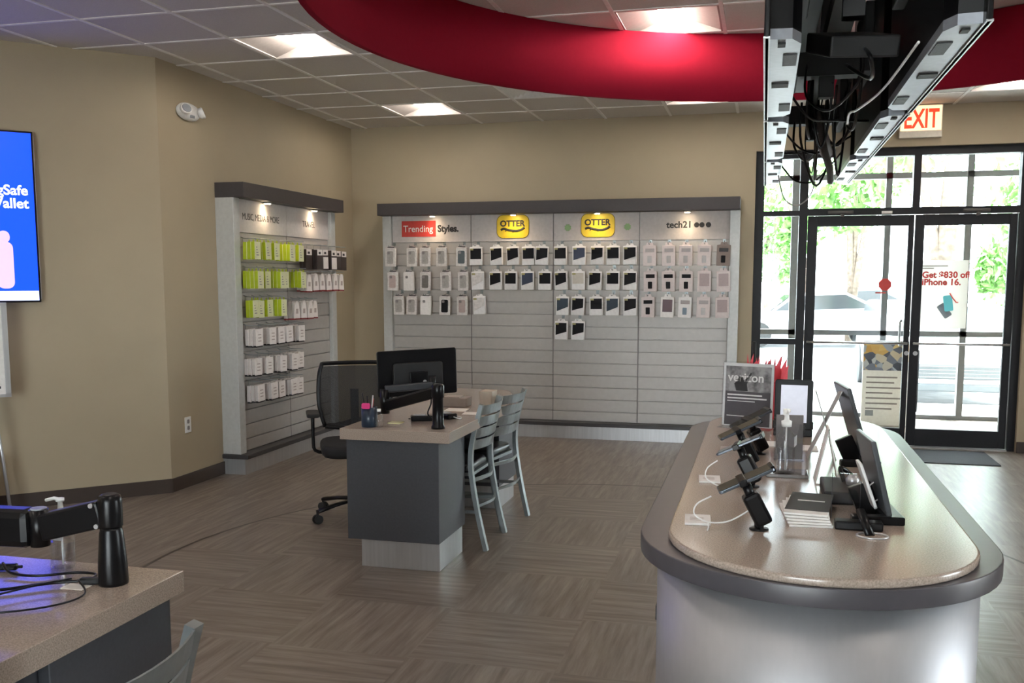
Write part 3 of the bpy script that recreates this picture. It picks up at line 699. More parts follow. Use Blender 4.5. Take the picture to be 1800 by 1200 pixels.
# ============================================================ WALL THINGS
t = thing('emergency_light', 'white twin-head emergency light high on the left wall', 'emergency light', (-4.09, 6.385, 2.73), PI/2); t.scale = (.88, .88, .8)
MB().lathe([(.0, 0), (.085, .0), (.095, .02), (.08, .045), (.04, .055), (0, .056)], sx=1.75, sy=.85).build('housing', wplas, t, rot=(PI/2, 0, 0))
for s in (-1, 1):
    q = MB(); q.lathe([(.03, 0), (.048, .02), (.052, .045), (.046, .05)], seg=24); h = q.build('lamp_head', wplas, t, loc=(s*.1, -.045, -.005), rot=(R(70), 0, R(s*30)))
    MB().lathe([(.04, .0505), (.036, .053)], seg=24).build('lamp_lens', grey, h)
MB().box(-.03, .03, -.062, -.05, -.055, -.03, bev=.004).build('test_panel', grey, t)
t = thing('wall_outlet', 'white electrical outlet low on the left wall, left of the slatwall', 'outlet', (-4.09, 6.253, .461), PI/2)
MB().box(-.038, .038, -.006, 0, -.058, .058, bev=.002).build('plate', wplas, t)
for z in (-.024, .024): MB().prism(rrect(.028, .03, .008), .006, .008, M=TR(0, 0, z) @ YUP).build('socket', gink, t)
t = thing('exit_sign', 'lit exit sign with red letters on the back wall above the doors', 'exit sign', (1.285, 9.29, 2.755))
es = mat('exit_face', (.9, .7, .45), .5, emit=(1, .60, .30), es=.9)
MB().box(-.175, .175, -.03, .02, 0, .28, bev=.005).build('housing', mat('exit_housing', (.8, .76, .66), .4), t)
MB().box(-.165, .165, -.033, -.03, .06, .27).build('lit_face', es, t)
text('lettering', 'EXIT', mat('exit_red', (.75, .05, .02), .5, emit=(1, .08, .03), es=.35), .225, t, (0, -.034, .085), align='CENTER', bold=.006, sx=.62)

# ============================================================ TV ON ANGLED WALL + EASEL
def tv_mat():
    m = mat('tv_blue', (.0, .01, .05), .2, emit=(.006, .045, 1), es=1.35); return m
dirv = Vector((1, 1, 0)).normalized()
edge = Vector((-4.599, 5.421, 0))
t = thing('wall_television', 'wall television showing a bright blue advert on the angled wall', 'television', (edge.x, edge.y, 1.377), PI/4)
# local x along wall towards the corner; right edge at x=0 ; -y towards room
MB().box(-.64, 0, 0, .05, 0, 1.095, bev=.004).build('housing', black, t)
MB().box(-.628, -.012, -.0015, 0, .012, 1.083).build('screen', tv_mat(), t)
MB().box(-.628, -.012, -.0025, -.0015, .012, .075).build('caption_strip', mat('tv_caption', (.3, .3, .5), .4, emit=(.45, .52, .95), es=.9), t)
tl = mat('tv_text', (.5, .5, .8), .4, emit=(.72, .75, 1), es=1.0)
text('lettering', 'MagSafe\nWallet', tl, .088, t, (-.045, -.003, .69), align='RIGHT', bold=.002, space=.95)
q = MB(); q.prism(rrect(.10, .3, .04), 0, .001, M=TR(-.2, -.002, .24) @ YUP); q.prism(rrect(.07, .08, .035), 0, .001, M=TR(-.2, -.002, .42) @ YUP)
q.build('advert_picture', mat('tv_figure', (.3, .2, .5), .4, emit=(.55, .38, .9), es=.8), t)
MB().box(-.45, -.2, .05, .10, .4, .7).build('wall_bracket', mblack, t)
MB().box(0, .003, .0, .05, .02, 1.07).build('bezel_trim', brushed, t)
t = thing('sign_easel', 'silver-framed white notice on a floor stand below the blue television', 'sign', (-4.65, 5.15, 0), PI/4)
MB().box(-.56, .0, 0, .012, .80, 1.36).build('sheet', paper, t)
q = MB(); q.box(-.02, .012, -.008, .016, .79, 1.37, bev=.003); q.box(-.58, -.56, -.008, .016, .79, 1.37); q.box(-.58, .012, -.008, .016, .78, .80); q.box(-.58, .012, -.008, .016, 1.36, 1.38); q.build('frame', brushed, t)
MB().box(-.14, -.045, -.001, 0, .835, .85).build('print_line', dink, t)
for z in (1.06, 1.12): MB().box(-.2, -.055, -.001, 0, z, z+.003).build('print_line', gink, t)
MB().tube([(-.1, .02, .80), (-.06, .02, .4), (-.03, .0, .01)], .011, seg=8).build('leg', brushed, t)
MB().tube([(-.46, .02, .80), (-.5, .02, .4), (-.54, .0, .01)], .011, seg=8).build('leg', brushed, t)
MB().tube([(-.28, .02, 1.2), (-.28, .12, .6), (-.28, .20, .01)], .011, seg=8).build('leg', brushed, t)
t = thing('waste_bin', 'dark rounded waste bin at the left edge under the white notice', 'bin', (-4.78, 4.86, 0))
q = MB(); q.lathe([(.11, 0), (.13, .02), (.15, .38), (.155, .40), (.14, .405), (.135, .39), (.125, .05)]); q.build('body', mat('bin_dark', (.05, .04, .04), .5), t)

# ============================================================ DESKS
def desk(label, loc, rz=0):
    t = thing('sales_desk', label, 'desk', loc, rz)      # local: x 0..w, y 0..L ; near end y=0
    w_, L = .60, 1.95
    q = MB(); q.prism([(0, 0), (w_, 0), (w_, 1.25), (.57, 1.45), (.51, 1.67), (.43, 1.86), (.36, 1.93), (0, 1.95)], .697, .755, bev=.002); q.build('worktop', [lam], t)
    for y, xr in ((.035, w_-.07), (1.47, .46)):
        MB().box(.02, xr, y, y+.45, .16, .697, bev=.003).build('pedestal', charcoal, t)
        MB().box(.075, xr-.015, y+.05, y+.445, 0, .16, bev=.002).build('plinth', brushed, t)
    MB().box(.05, .07, .485, 1.47, .25, .697).build('modesty_panel', charcoal, t)
    return t
desk('speckled-top grey desk in mid room beside two metal chairs', (-2.12, 4.61, 0))
desk('speckled-top desk in the left foreground with a black monitor arm', (-1.475, 2.21, 0), PI)

# far counter piece behind monitor: box, papers
boxm = mat('kraft_box', (.30, .24, .20), .5)
t = thing('desk_tray', 'brown flat-topped box on the middle desk behind the monitor', 'box', (-1.80, 5.62, .755))
MB().box(-.085, .075, -.06, .06, 0, .055, bev=.004).build('body', boxm, t); MB().box(-.075, .03, -.05, .05, .055, .06).build('lid', lam_edge, t)
o = MB().box(-.04, .04, -.07, .05, 0, .095, bev=.003).build('card_box', mat('cream_box', (.46, .38, .30), .5), loc=(-1.615, 5.68, .755)); tag(o, 'small upright cream box on the middle desk, right of the brown box', 'box')
pp = mat('paper_sheet', (.9, .84, .78), .6)
o = MB().box(-.065, .065, -.06, .06, 0, .003).build('paper_sheet', pp, loc=(-1.745, 5.44, .755)); o.rotation_euler = (0, 0, .05); tag(o, 'white paper lying flat in front of the brown box, middle desk', 'paper', 'papers on the middle desk')
o = MB().box(-.05, .05, -.05, .05, 0, .002).build('paper_sheet', pp, loc=(-1.615, 5.32, .755)); o.rotation_euler = (0, 0, .1); tag(o, 'white paper at the right edge of the middle desk beside the chair', 'paper', 'papers on the middle desk')
o = MB().box(-.035, .035, -.035, .035, 0, .004).build('sticky_notes', mat('pale_yellow', (.9, .85, .5), .6), loc=(-1.905, 4.86, .755)); tag(o, 'pale yellow sticky notes beside the pen cup on the middle desk', 'sticky notes')
# pen cup
t = thing('pen_cup', 'dark mesh pen cup with a pink pen on the middle desk', 'pen cup', (-1.99, 4.70, .755))
q = MB(); q.lathe([(.038, 0), (.042, .005), (.042, .105), (.039, .105), (.037, .01), (.0, .009)]); q.build('cup', mat('blue_black', (.015, .03, .055), .3), t)
MB().prism(rrect(.045, .03, .008), -.005, .005, M=TR(.0, -.044, .115) @ YUP).build('pink_tag', mat('hot_pink', (.8, .05, .25), .4), t)
for k, (c, dx, dy) in enumerate(((redp, .015, .0), (black, -.012, .012), (brushed, .02, -.015), (black, -.02, -.01))): MB().cyl((dx*.3, dy*.3, .012), (dx*1.6, dy*1.6, .15+.01*k), .004, seg=8).build('pen', c, t)
# small glass bottle
t = thing('glass_vial', 'small clear bottle beside the dark pen cup, middle desk', 'bottle', (-1.93, 4.685, .755))
MB().lathe([(.018, 0), (.02, .01), (.02, .06), (.01, .075), (.01, .085)], seg=16).build('bottle', acry, t); MB().lathe([(.011, .085), (.011, .098)], seg=12).build('cap', wplas, t)
# monitor
t = thing('computer_monitor', 'black computer monitor seen from behind on the middle desk', 'monitor', (-1.835, 5.02, 1.015), R(32))
# local: back faces -y
q = MB(); q.prism(rrect(.445, .255, .012), 0, .016, bev=.004, M=TR(0, .02, 0) @ YUP); q.build('housing', black, t)
q = MB(); q.prism(rrect(.28, .14, .02), .016, .042, bev=.008, M=TR(0, .02, -.01) @ YUP); q.build('back_bulge', mblack, t)
MB().box(-.212, .212, .0205, .022, -.118, .118).build('screen', mat('screen_off', (.01, .012, .015), .1), t)
MB().box(-.05, .05, -.04, -.022, -.09, .01, bev=.004).build('mount_plate', black, t)
MB().cyl((.03, -.045, -.045), (.03, -.038, -.045), .01, seg=12).build('screw', brushed, t)
t.rotation_euler = (R(3), R(-2), R(32))
t = thing('desk_clamp_mount', 'black jointed monitor arm clamped on the middle desk', 'monitor arm', (-1.62, 4.73, .755))
MB().lathe([(.036, 0), (.036, .012), (.030, .02), (.028, .16), (.033, .165), (.033, .225), (.026, .235)]).build('post', black, t)
MB().box(-.34, .0, -.022, .022, -.03, .03, bev=.01, M=TR(-.01, .03, .19) @ Matrix.Rotation(R(-12), 4, 'Z') @ Matrix.Rotation(R(-16), 4, 'Y')).build('lower_arm', black, t)
MB().cyl((-.335, .10, .055), (-.335, .10, .185), .026).build('elbow', black, t)
MB().box(0, .26, -.018, .018, -.02, .02, bev=.008, M=TR(-.335, .10, .185) @ Matrix.Rotation(R(25), 4, 'Z') @ Matrix.Rotation(R(-4), 4, 'Y')).build('upper_arm', mat('dark_grey_arm', (.035, .037, .042), .35), t)
MB().cyl((-.105, .215, .18), (-.105, .215, .25), .02).build('tilt_head', black, t)
# small dark devices on desk
for k, (x, y, rz, lb) in enumerate(((-1.80, 4.98, .4, 'black card reader lying under the monitor on the middle desk'), (-1.70, 5.10, -.5, 'black cable-strewn device right of the monitor arm post, middle desk'))):
    t = thing('card_terminal', lb, 'card reader', (x, y, .755), rz, 'small devices on the middle desk')
    MB().box(-.06, .06, -.035, .035, 0, .03, bev=.008).build('body', black, t); MB().box(-.045, .02, -.025, .025, .03, .032).build('display', grey, t)
    MB().tube([(.05, 0, .015), (.09, .02, .004), (.06, .06, .004), (0, .07, .004), (-.07, .05, .004)], .003, smoothn=5).build('cord', wplas if k else black, t)
o = MB().tube([(-1.76, 5.0, .93), (-1.74, 4.97, .86), (-1.75, 4.94, .80), (-1.71, 4.95, .76), (-1.66, 4.93, .76)], .004, smoothn=5).build('monitor_cable', black); tag(o, 'thin black cable dropping from the monitor to the middle desk', 'cable')

# ============================================================ CHAIRS
seatm = mat('black_vinyl', (.012, .012, .014), .28)
def cafe_chair():
    t = thing('cafe_chair', '', 'chair')          # local: faces -x ; back at +x
    hw = .205
    def post(s):
        return [(.285, s*hw*1.0, 0), (.235, s*hw, .22), (.20, s*hw, .44), (.20, s*hw, .58), (.23, s*hw, .72), (.262, s*hw, .832)]
    for s in (-1, 1):
        MB().tube(post(s), .015, seg=4, smoothn=4, flat=(.017, .024)).build('back_post', chair_m, t)
        MB().tube([(-.22, s*.19, 0), (-.20, s*.185, .43)], .014, seg=4, flat=(.016, .016)).build('front_leg', chair_m, t)
        MB().tube([(-.205, s*.188, .20), (.235, s*.2, .22)], .010, seg=4, flat=(.008, .013)).build('side_stretcher', chair_m, t)
    # slatted back
    for k in range(4):
        z0 = .826-.066*k
        b = bmesh.new(); n = 10; rows = []
        for zz in (z0, z0-.055):
            xb = .20+max(0, (zz-.58))*.25
            row = []
            for q in range(n+1):
                y = -hw+2*hw*q/n; bow = .045*(1-(y/hw)**2)
                row.append((xb+bow, y, zz))
            rows.append(row)
        vs = [[b.verts.new(p) for p in r] for r in rows]; v2 = [[b.verts.new((p[0]+.006, p[1], p[2])) for p in r] for r in rows]
        for q in range(n):
            b.faces.new((vs[0][q], vs[0][q+1], vs[1][q+1], vs[1][q])); b.faces.new((v2[0][q], v2[1][q], v2[1][q+1], v2[0][q+1]))
            b.faces.new((vs[0][q], v2[0][q], v2[0][q+1], vs[0][q+1])); b.faces.new((vs[1][q], vs[1][q+1], v2[1][q+1], v2[1][q]))
        bmesh.ops.recalc_face_normals(b, faces=b.faces[:])
        m_ = MB(); me = bpy.data.meshes.new('x'); b.to_mesh(me); b.free(); m_.bm.from_mesh(me); m_.build('back_slat', chair_m, t)
    MB().tube([(.205, -hw, .40), (.25, 0, .40), (.205, hw, .40)], .01, seg=4, smoothn=5, flat=(.008, .014)).build('rear_rail', chair_m, t)
    MB().tube([(.225, -hw, .25), (.265, 0, .25), (.225, hw, .25)], .01, seg=4, smoothn=5, flat=(.007, .012)).build('rear_stretcher', chair_m, t)
    MB().prism(rrect(.43, .40, .07), .42, .438, M=TR(-.015, 0, 0)).build('seat_frame', chair_m, t)
    MB().prism(rrect(.42, .385, .08), .438, .485, bev=.018, M=TR(-.02, 0, 0), smooth=True).build('cushion', seatm, t)
    return t
c0 = cafe_chair(); G = 'metal cafe chairs at the desks'
c0.location = (-1.765, 5.345, 0); c0['label'] = 'grey metal cafe chair with slotted back at middle desk, nearer one'; c0['group'] = G
c = copy_tree(c0); c.location = (-1.755, 5.83, 0); c.rotation_euler = (0, 0, R(-8)); c['label'] = 'grey metal cafe chair at the middle desk, farther from the camera'
c = copy_tree(c0); c.location = (-1.36, 1.47, 0); c.rotation_euler = (0, 0, R(0)); c['label'] = 'grey metal cafe chair cut off by the bottom left edge'

# office chair
t = thing('office_chair', 'black mesh-back swivel office chair left of the middle desk', 'office chair', (-2.50, 5.72, 0), R(-62))
# local: faces +x? build facing +x, back at -x
MB().cyl((0, 0, .10), (0, 0, .42), .028).build('gas_column', black, t)
for k in range(5):
    a = 2*PI*k/5+R(10); u = Vector((math.cos(a), math.sin(a), 0))
    g_ = MB(); g_.tube([u*.03+Vector((0, 0, .115)), u*.18+Vector((0, 0, .10)), u*.31+Vector((0, 0, .075))], .02, seg=6, flat=(.022, .014)); lg = g_.build('base_spoke', black, t)
    g_ = MB(); p = u*.31; sdv = Vector((-u.y, u.x, 0))
    g_.cyl(p+Vector((0, 0, .028))-sdv*.022, p+Vector((0, 0, .028))-sdv*.006, .028, seg=16); g_.cyl(p+Vector((0, 0, .028))+sdv*.006, p+Vector((0, 0, .028))+sdv*.022, .028, seg=16); g_.cyl(p+Vector((0, 0, .03)), p+Vector((0, 0, .078)), .008)
    g_.build('caster', rubber, lg)
MB().prism(rrect(.48, .48, .12), .42, .50, bev=.03, M=TR(.02, 0, 0), smooth=True).build('seat', mat('black_fabric', (.012, .012, .013), .8, bump=.3, nscale=300), t)
q = MB(); fr_ = [(-.215, -.20, .56), (-.235, -.235, .70), (-.25, -.235, .86), (-.265, -.215, .955), (-.27, -.17, .975), (-.272, .17, .975), (-.265, .215, .955), (-.25, .235, .86), (-.235, .235, .70), (-.215, .20, .56), (-.212, 0, .545), (-.215, -.20, .56)]
q.tube(fr_, .014, smoothn=4); q.build('back_frame', black, t)
mesh_m = bpy.data.materials.new('chair_mesh'); mesh_m.use_nodes = True; n_ = mesh_m.node_tree.nodes; l_ = mesh_m.node_tree.links
b_ = n_['Principled BSDF']; b_.inputs['Base Color'].default_value = (.018, .018, .02, 1); b_.inputs['Roughness'].default_value = .8
ck = n_.new('ShaderNodeTexChecker'); tc_ = n_.new('ShaderNodeTexCoord'); l_.new(tc_.outputs['Object'], ck.inputs[0]); ck.inputs['Scale'].default_value = 340
mr_ = n_.new('ShaderNodeMapRange'); l_.new(ck.outputs['Fac'], mr_.inputs[0]); mr_.inputs[3].default_value = .72; mr_.inputs[4].default_value = 1.0; l_.new(mr_.outputs[0], b_.inputs['Alpha'])
q = MB(); n = 8
zs = [.56, .70, .85, .955]; xs_ = [-.215, -.235, -.248, -.266]; ws = [.20, .232, .236, .215]
grid = [[(xs_[i]-.03*(1-(2*k/n-1)**2), ws[i]*(2*k/n-1), zs[i]) for k in range(n+1)] for i in range(4)]
b = bmesh.new(); V = [[b.verts.new(p) for p in r] for r in grid]
for i in range(3):
    for k in range(n): b.faces.new((V[i][k], V[i][k+1], V[i+1][k+1], V[i+1][k])).smooth = True
me = bpy.data.meshes.new('x'); b.to_mesh(me); q.bm.from_mesh(me); q.build('mesh_back', mesh_m, t)
MB().tube([(-.06, 0, .42), (-.2, 0, .44), (-.265, 0, .6), (-.29, 0, .8)], .016, smoothn=4, flat=(.03, .012)).build('back_support', black, t)
for s in (-1, 1):
    g_ = MB(); g_.tube([(-.02, s*.2, .42), (-.02, s*.275, .44), (-.02, s*.285, .52), (-.02, s*.285, .665)], .014, smoothn=3, flat=(.02, .012)); ar = g_.build('armrest', black, t)
    MB().prism(rrect(.24, .08, .03), .665, .69, bev=.008, M=TR(.0, s*.285, 0)).build('arm_pad', rubber, ar)

# ============================================================ NEAR DESK ITEMS
Z = .755
t = thing('desk_clamp_mount', 'large black monitor arm in the left foreground desk corner', 'monitor arm', (-1.585, 2.07, Z))
MB().lathe([(.036, 0), (.037, .008), (.035, .06), (.029, .135), (.027, .14), (.027, .15)], seg=32).build('post', black, t)
MB().lathe([(.029, .15), (.0295, .152), (.0295, .215), (.026, .228), (.018, .233)], seg=32).build('collar', black, t)
A = Matrix.Translation((-.02, 0, .185)) @ Matrix.Rotation(R(186), 4, 'Z') @ Matrix.Rotation(R(14), 4, 'Y')
MB().box(0, .175, -.022, .022, -.038, .032, bev=.006, M=A).build('lower_arm', black, t)
for x, z in ((.015, .024), (.015, -.03)): MB().cyl(A @ Vector((x, .02, z)), A @ Vector((x, .026, z)), .006, seg=12).build('screw', brushed, t)
e_ = A @ Vector((.185, 0, 0))
MB().cyl((e_.x, e_.y, e_.z-.05), (e_.x, e_.y, e_.z+.045), .024, seg=24).build('elbow', black, t)
MB().cyl((e_.x, e_.y, e_.z+.045), (e_.x, e_.y, e_.z+.049), .02, seg=24).build('elbow_cap', grey, t)
B = Matrix.Translation((e_.x, e_.y, e_.z+.012)) @ Matrix.Rotation(R(185), 4, 'Z')
MB().box(.01, .34, -.036, .036, -.065, .035, bev=.02, M=B).build('upper_arm', black, t)
MB().cyl(B @ Vector((.055, .028, .0)), B @ Vector((.055, .035, .0)), .013, seg=16).build('screw', brushed, t)
# the monitor it carries, out of frame to the left, tilted over the desk
# sanitizer
def sanitizer(label, loc, rz, s=1.0):
    t = thing('sanitizer_bottle', label, 'sanitizer bottle', loc, rz)
    MB().lathe([(.034*s, 0), (.036*s, .006*s), (.036*s, .10*s), (.033*s, .118*s), (.016*s, .135*s), (.014*s, .145*s)], seg=28, sx=1, sy=.75).build('bottle', acry, t)
    MB().lathe([(.031*s, .004*s), (.033*s, .01*s), (.033*s, .075*s), (.033*s, .076*s)], seg=24, sy=.73).build('gel', glass('gel', (.92, .93, .95), .05), t)
    MB().prism(rrect(.05*s, .03*s, .004), .0275*s, .028*s, M=TR(0, 0, .10*s) @ YUP).build('label_print', mat('faint_label', (.7, .74, .8), .4), t)
    q = MB(); q.lathe([(.015*s, .143*s), (.016*s, .16*s), (.008*s, .163*s), (.006*s, .185*s), (.011*s, .187*s), (.011*s, .196*s)], seg=16); q.tube([(0, 0, .192*s), (-.02*s, 0, .194*s), (-.045*s, 0, .187*s)], .005*s, seg=8); q.build('pump', wplas, t)
    MB().cyl((0, 0, .01), (0, 0, .145*s), .0025, seg=6).build('dip_tube', wplas, t)
    return t
sanitizer('clear sanitizer pump bottle on the left foreground desk', (-1.80, 2.15, Z), 0, .98)
def cable(pts, r, label, m=black, name='charging_cable', group=None, n=6):
    o = MB().tube(pts, r, smoothn=n).build(name, m); return tag(o, label, 'cable', group)
cable([(-2.0, 1.93, .765), (-1.88, 1.90, .765), (-1.80, 1.93, .765), (-1.72, 2.0, .766), (-1.66, 2.03, .767), (-1.63, 2.04, .768)], .004, 'thick black cable curving to the arm base on the foreground desk')
cable([(-1.93, 2.08, .78), (-1.88, 2.05, .766), (-1.80, 2.05, .764), (-1.72, 2.10, .764), (-1.66, 2.10, .764), (-1.64, 2.05, .766)], .0035, 'black cable ending in a plug at the arm base, foreground desk')
cable([(-2.0, 1.80, .762), (-1.85, 1.76, .762), (-1.70, 1.79, .762), (-1.60, 1.87, .762), (-1.585, 1.96, .762), (-1.65, 2.02, .774)], .0025, 'thin black cable making the wide loop near the foreground desk edge')
cable([(-1.98, 1.68, .762), (-1.86, 1.74, .767), (-1.78, 1.86, .770), (-1.72, 1.96, .774), (-1.66, 2.01, .780)], .0025, 'thin black cable crossing the wide loop on the foreground desk')
for x, y, l_ in ((-1.63, 2.045, 'black cable plug beside the arm base on the foreground desk'), (-1.93, 2.09, 'black cable plug at the left edge on the foreground desk')):
    t = thing('cable_plug', l_, 'plug', (x, y, .757), .3, 'plugs on the foreground desk'); MB().box(-.03, .03, -.009, .009, 0, .018, bev=.005).build('body', black, t); MB().cyl((.03, 0, .009), (.042, 0, .009), .004).build('tip', rubber, t)
o = MB().box(-.035, .03, -.02, .02, 0, .001).build('paper_note', pp, loc=(-1.655, 2.02, .755)); tag(o, 'small white note under the plug beside the foreground arm base', 'paper')

# ============================================================ ISLAND COUNTER
t = thing('display_counter', 'long rounded display counter with speckled top and brushed metal drum', 'counter', (0, 0, 0))
q = MB(); q.prism(stadium(.138, 2.125, 4.66, .388), .0, .835, M=None, smooth=True); q.build('drum', drum_m, t)
q = MB(); q.prism(stadium(.138, 2.078, 4.70, .432), .835, .88, bev=.003, smooth=True); q.build('rim', mat('grey_rim', (.075, .07, .08), .35, noise=.04), t)
q = MB(); q.prism(stadium(.145, 2.082, 4.68, .362), .88, .90, bev=.006, smooth=True); q.build('speckled_top', lam, t)
MB().box(-.262, -.25, 2.58, 2.62, .60, .64).build('side_latch', mblack, t)
# TOP items  z=.90
T = .90
# acrylic sign
t = thing('counter_sign', 'grey and white printed sign in a clear holder on the counter', 'sign', (-.055, 4.165, T), R(-18), rot=(R(-3), 0, R(-18)))
MB().box(-.108, .108, -.001, .001, .008, .275).build('sheet', paper, t)
MB().box(-.112, .112, -.004, -.002, .003, .282).box(-.112, .112, -.05, .05, .0, .003).build('holder', acry, t)
MB().box(-.098, .098, -.0022, -.001, .012, .155).build('grey_print', mat('sign_grey', (.10, .09, .10), .4), t)
def photo_mat():
    m = bpy.data.materials.new('grey_photo'); m.use_nodes = True; n = m.node_tree.nodes; l = m.node_tree.links
    tc = n.new('ShaderNodeTexCoord'); v = n.new('ShaderNodeTexNoise'); v.inputs['Scale'].default_value = 22; v.inputs['Detail'].default_value = 4; l.new(tc.outputs['Object'], v.inputs[0])
    r = n.new('ShaderNodeValToRGB'); l.new(v.outputs[0], r.inputs[0]); e = r.color_ramp.elements; e[0].position = .35; e[0].color = (.10, .095, .10, 1); e[1].position = .6; e[1].color = (.40, .38, .38, 1)
    l.new(r.outputs[0], n['Principled BSDF'].inputs['Base Color']); return m
MB().box(-.098, .098, -.0024, -.001, .155, .262).build('photo_print', photo_mat(), t)
text('lettering', 'verizon', paper, .052, t, (-.088, -.003, .198), bold=.0008, sx=1.0)
q = MB(); q.prism([(-.02, .0), (.03, .0), (.025, .03), (.035, .05), (.045, .075), (.04, .078), (.025, .055), (.01, .045), (.005, .06), (-.01, .062), (-.016, .045), (-.03, .03)], 0, .0008, M=TR(-.03, -.0028, .158) @ YUP); q.build('figure_print', dink, t)
for k, (wd, z, h_) in enumerate(((.15, .138, .006), (.17, .124, .006), (.12, .113, .003), (.13, .05, .003))): MB().box(-.088, -.088+wd, -.0035, -.0022, z, z+h_).build('print_line', paper, t)
# red tissue gift bag
t = thing('gift_bag', 'red tissue paper bag behind the counter sign', 'gift bag', (.03, 4.50, T))
MB().box(-.05, .06, -.03, .03, 0, .17, bev=.003).build('bag', mat('bag_red', (.55, .05, .07), .5), t)
q = MB()
for k in range(26):
    a = random.uniform(-.09, .07); y = random.uniform(-.025, .025); q.poly([(a-.012, y, .15), (a+.012, y+.01, .15), (a+random.uniform(-.02, .03), y, random.uniform(.24, .30)), (a-.01, y-.005, .22)])
for k in range(8): q.poly([(.05, 0, .12+.01*k), (.08, .01, .14+.01*k), (.085, 0, .19+.005*k), (.055, -.01, .2)])
q.build('tissue', mat('tissue_red', (.80, .10, .13), .6), t)
t = thing('display_post', 'thin dark post on the counter end seen behind the red tissue', 'post', (-.035, 4.60, T)); MB().cyl((0, 0, 0), (0, 0, .34), .008, seg=12).build('post', bframe, t)
MB().cyl((0, 0, 0), (0, 0, .006), .03).build('base', bframe, t)
# framed tablet in case
t = thing('tablet_display', 'upright black tablet with a blank pale screen facing the camera', 'tablet', (.128, 4.0, T), rot=(R(-12), 0, R(-3)))
q = MB(); q.prism(rrect(.148, .20, .01), 0, .014, bev=.003, M=TR(0, 0, .128) @ YUP); q.build('case', black, t)
MB().box(-.05, .052, -.0165, -.014, .055, .205).build('screen', mat('pale_screen', (.50, .52, .58), .3, emit=(.62, .66, .78), es=.28), t)
MB().box(-.075, .075, -.012, .07, .0, .03, bev=.004).build('base', black, t)
for x in (-.072, .072): MB().box(x-.006, x+.006, -.02, .004, .03, .06, bev=.002).build('clip', rubber, t)
# sanitizer & acrylic stand
sanitizer('clear sanitizer pump bottle standing in the middle of the counter', (.082, 3.16, T+.012), R(80), 1.05)
o = MB().box(-.065, .065, -.05, .05, 0, .012, bev=.002).build('acrylic_block', [mat('clear_dark_edge', (.22, .2, .19), .1)], loc=(.088, 3.19, T)); tag(o, 'flat dark-edged slab under the sanitizer bottle on the counter', 'stand')
t = thing('brochure_holder', 'clear brochure holder with grey leaflet behind the counter sanitizer', 'brochure holder', (.10, 3.45, T), R(5))
MB().box(-.05, .05, -.015, -.012, 0, .13).box(-.05, .05, .012, .015, 0, .15).box(-.05, .05, -.015, .015, 0, .004).build('holder', acry, t)
MB().box(-.045, .045, -.005, .005, .006, .16).build('leaflet', mat('leaflet_grey', (.22, .2, .2), .5), t)
# phone stands
def phone_stand(label, loc, rz, withcable=True, white_phone=False):
    t = thing('phone_stand', label, 'phone stand', loc, rz, 'demo phones on the counter')
    MB().lathe([(.024, 0), (.024, .003), (.012, .004), (.012, .03)], seg=20).build('base', black, t)
    MB().box(-.022, .022, -.025, .025, -.05, .035, bev=.008, M=TR(-.01, 0, .06) @ Matrix.Rotation(R(-28), 4, 'Y')).build('alarm_body', black, t)
    MB().cyl((-.02, 0, .08), (-.035, 0, .115), .012, seg=12).build('neck', black, t)
    P_ = TR(-.035, 0, .125) @ Matrix.Rotation(R(-26), 4, 'Y')
    MB().prism(rrect(.148, .072, .010), 0, .008, bev=.002, M=P_).build('phone', mat('phone_body', (.14, .16, .19), .18, metal=.5), t)
    MB().box(-.07, .07, -.033, .033, .008, .0086, M=P_).build('screen', mat('phone_glass', (.03, .035, .04), .05), t)
    MB().box(-.02, .0, -.040, .040, -.004, .012, bev=.002, M=P_).build('clamp', black, t)
    MB().box(.066, .076, -.03, .03, -.004, .012, bev=.002, M=P_).build('end_clip', black, t)
    return t
t1 = phone_stand('demo phone on a black security stand, nearest on the counter', (.005, 2.465, T), R(8))
t2 = phone_stand('demo phone on a black stand, second from the near end of the counter', (-.02, 2.98, T), R(-5))
t3 = phone_stand('demo phone on a black stand, third and farthest, left of the sanitizer', (-.03, 3.30, T+.0), R(12))
t4 = phone_stand('open folded demo phone at the far left behind the other phone stands', (.0, 3.56, T), R(20))
cable([(-.115, 2.48, .975), (-.15, 2.47, .955), (-.155, 2.46, .93), (-.12, 2.46, .912), (-.07, 2.47, .915), (-.02, 2.475, .945)], .002, 'white charging cable looping from the nearest demo phone', wplas, group='white cables on the counter')
cable([(-.12, 2.46, .912), (-.118, 2.44, .904), (-.119, 2.41, .904)], .002, 'short white cable end beside the nearest price card', wplas, group='white cables on the counter')
cable([(-.12, 2.93, .985), (-.15, 2.93, .96), (-.15, 2.92, .93), (-.10, 2.9, .912), (-.03, 2.88, .93)], .002, 'white charging cable looping from the second demo phone', wplas, group='white cables on the counter')
for x, y, lb in ((-.15, 2.515, 'small white price card at the near left of the counter top'), (-.148, 3.05, 'small white price card farther left on the counter beside the second cable')):
    t = thing('price_card', lb, 'card', (x, y, T), R(4), 'price cards on the counter'); MB().box(-.033, .033, -.048, .048, 0, .006, bev=.001).build('card', paper, t)
    for k in range(3): MB().box(-.02, .015, -.02+.014*k, -.016+.014*k, .006, .0064).build('print_line', prink, t)
# back left small stuff near sign
for x, y, lb, m_ in ((.02, 3.78, 'pale leaflet lying flat below the counter sign', paper), (.16, 3.72, 'pale leaflet lying flat below the pale-screened tablet', paper), (-.09, 3.62, 'brown leaflet lying flat at the left below the counter sign', boxm)):
    o = MB().box(-.05, .05, -.06, .06, 0, .003).build('leaflet', m_, loc=(x, y, T)); tag(o, lb, 'leaflet', 'leaflets on the counter')
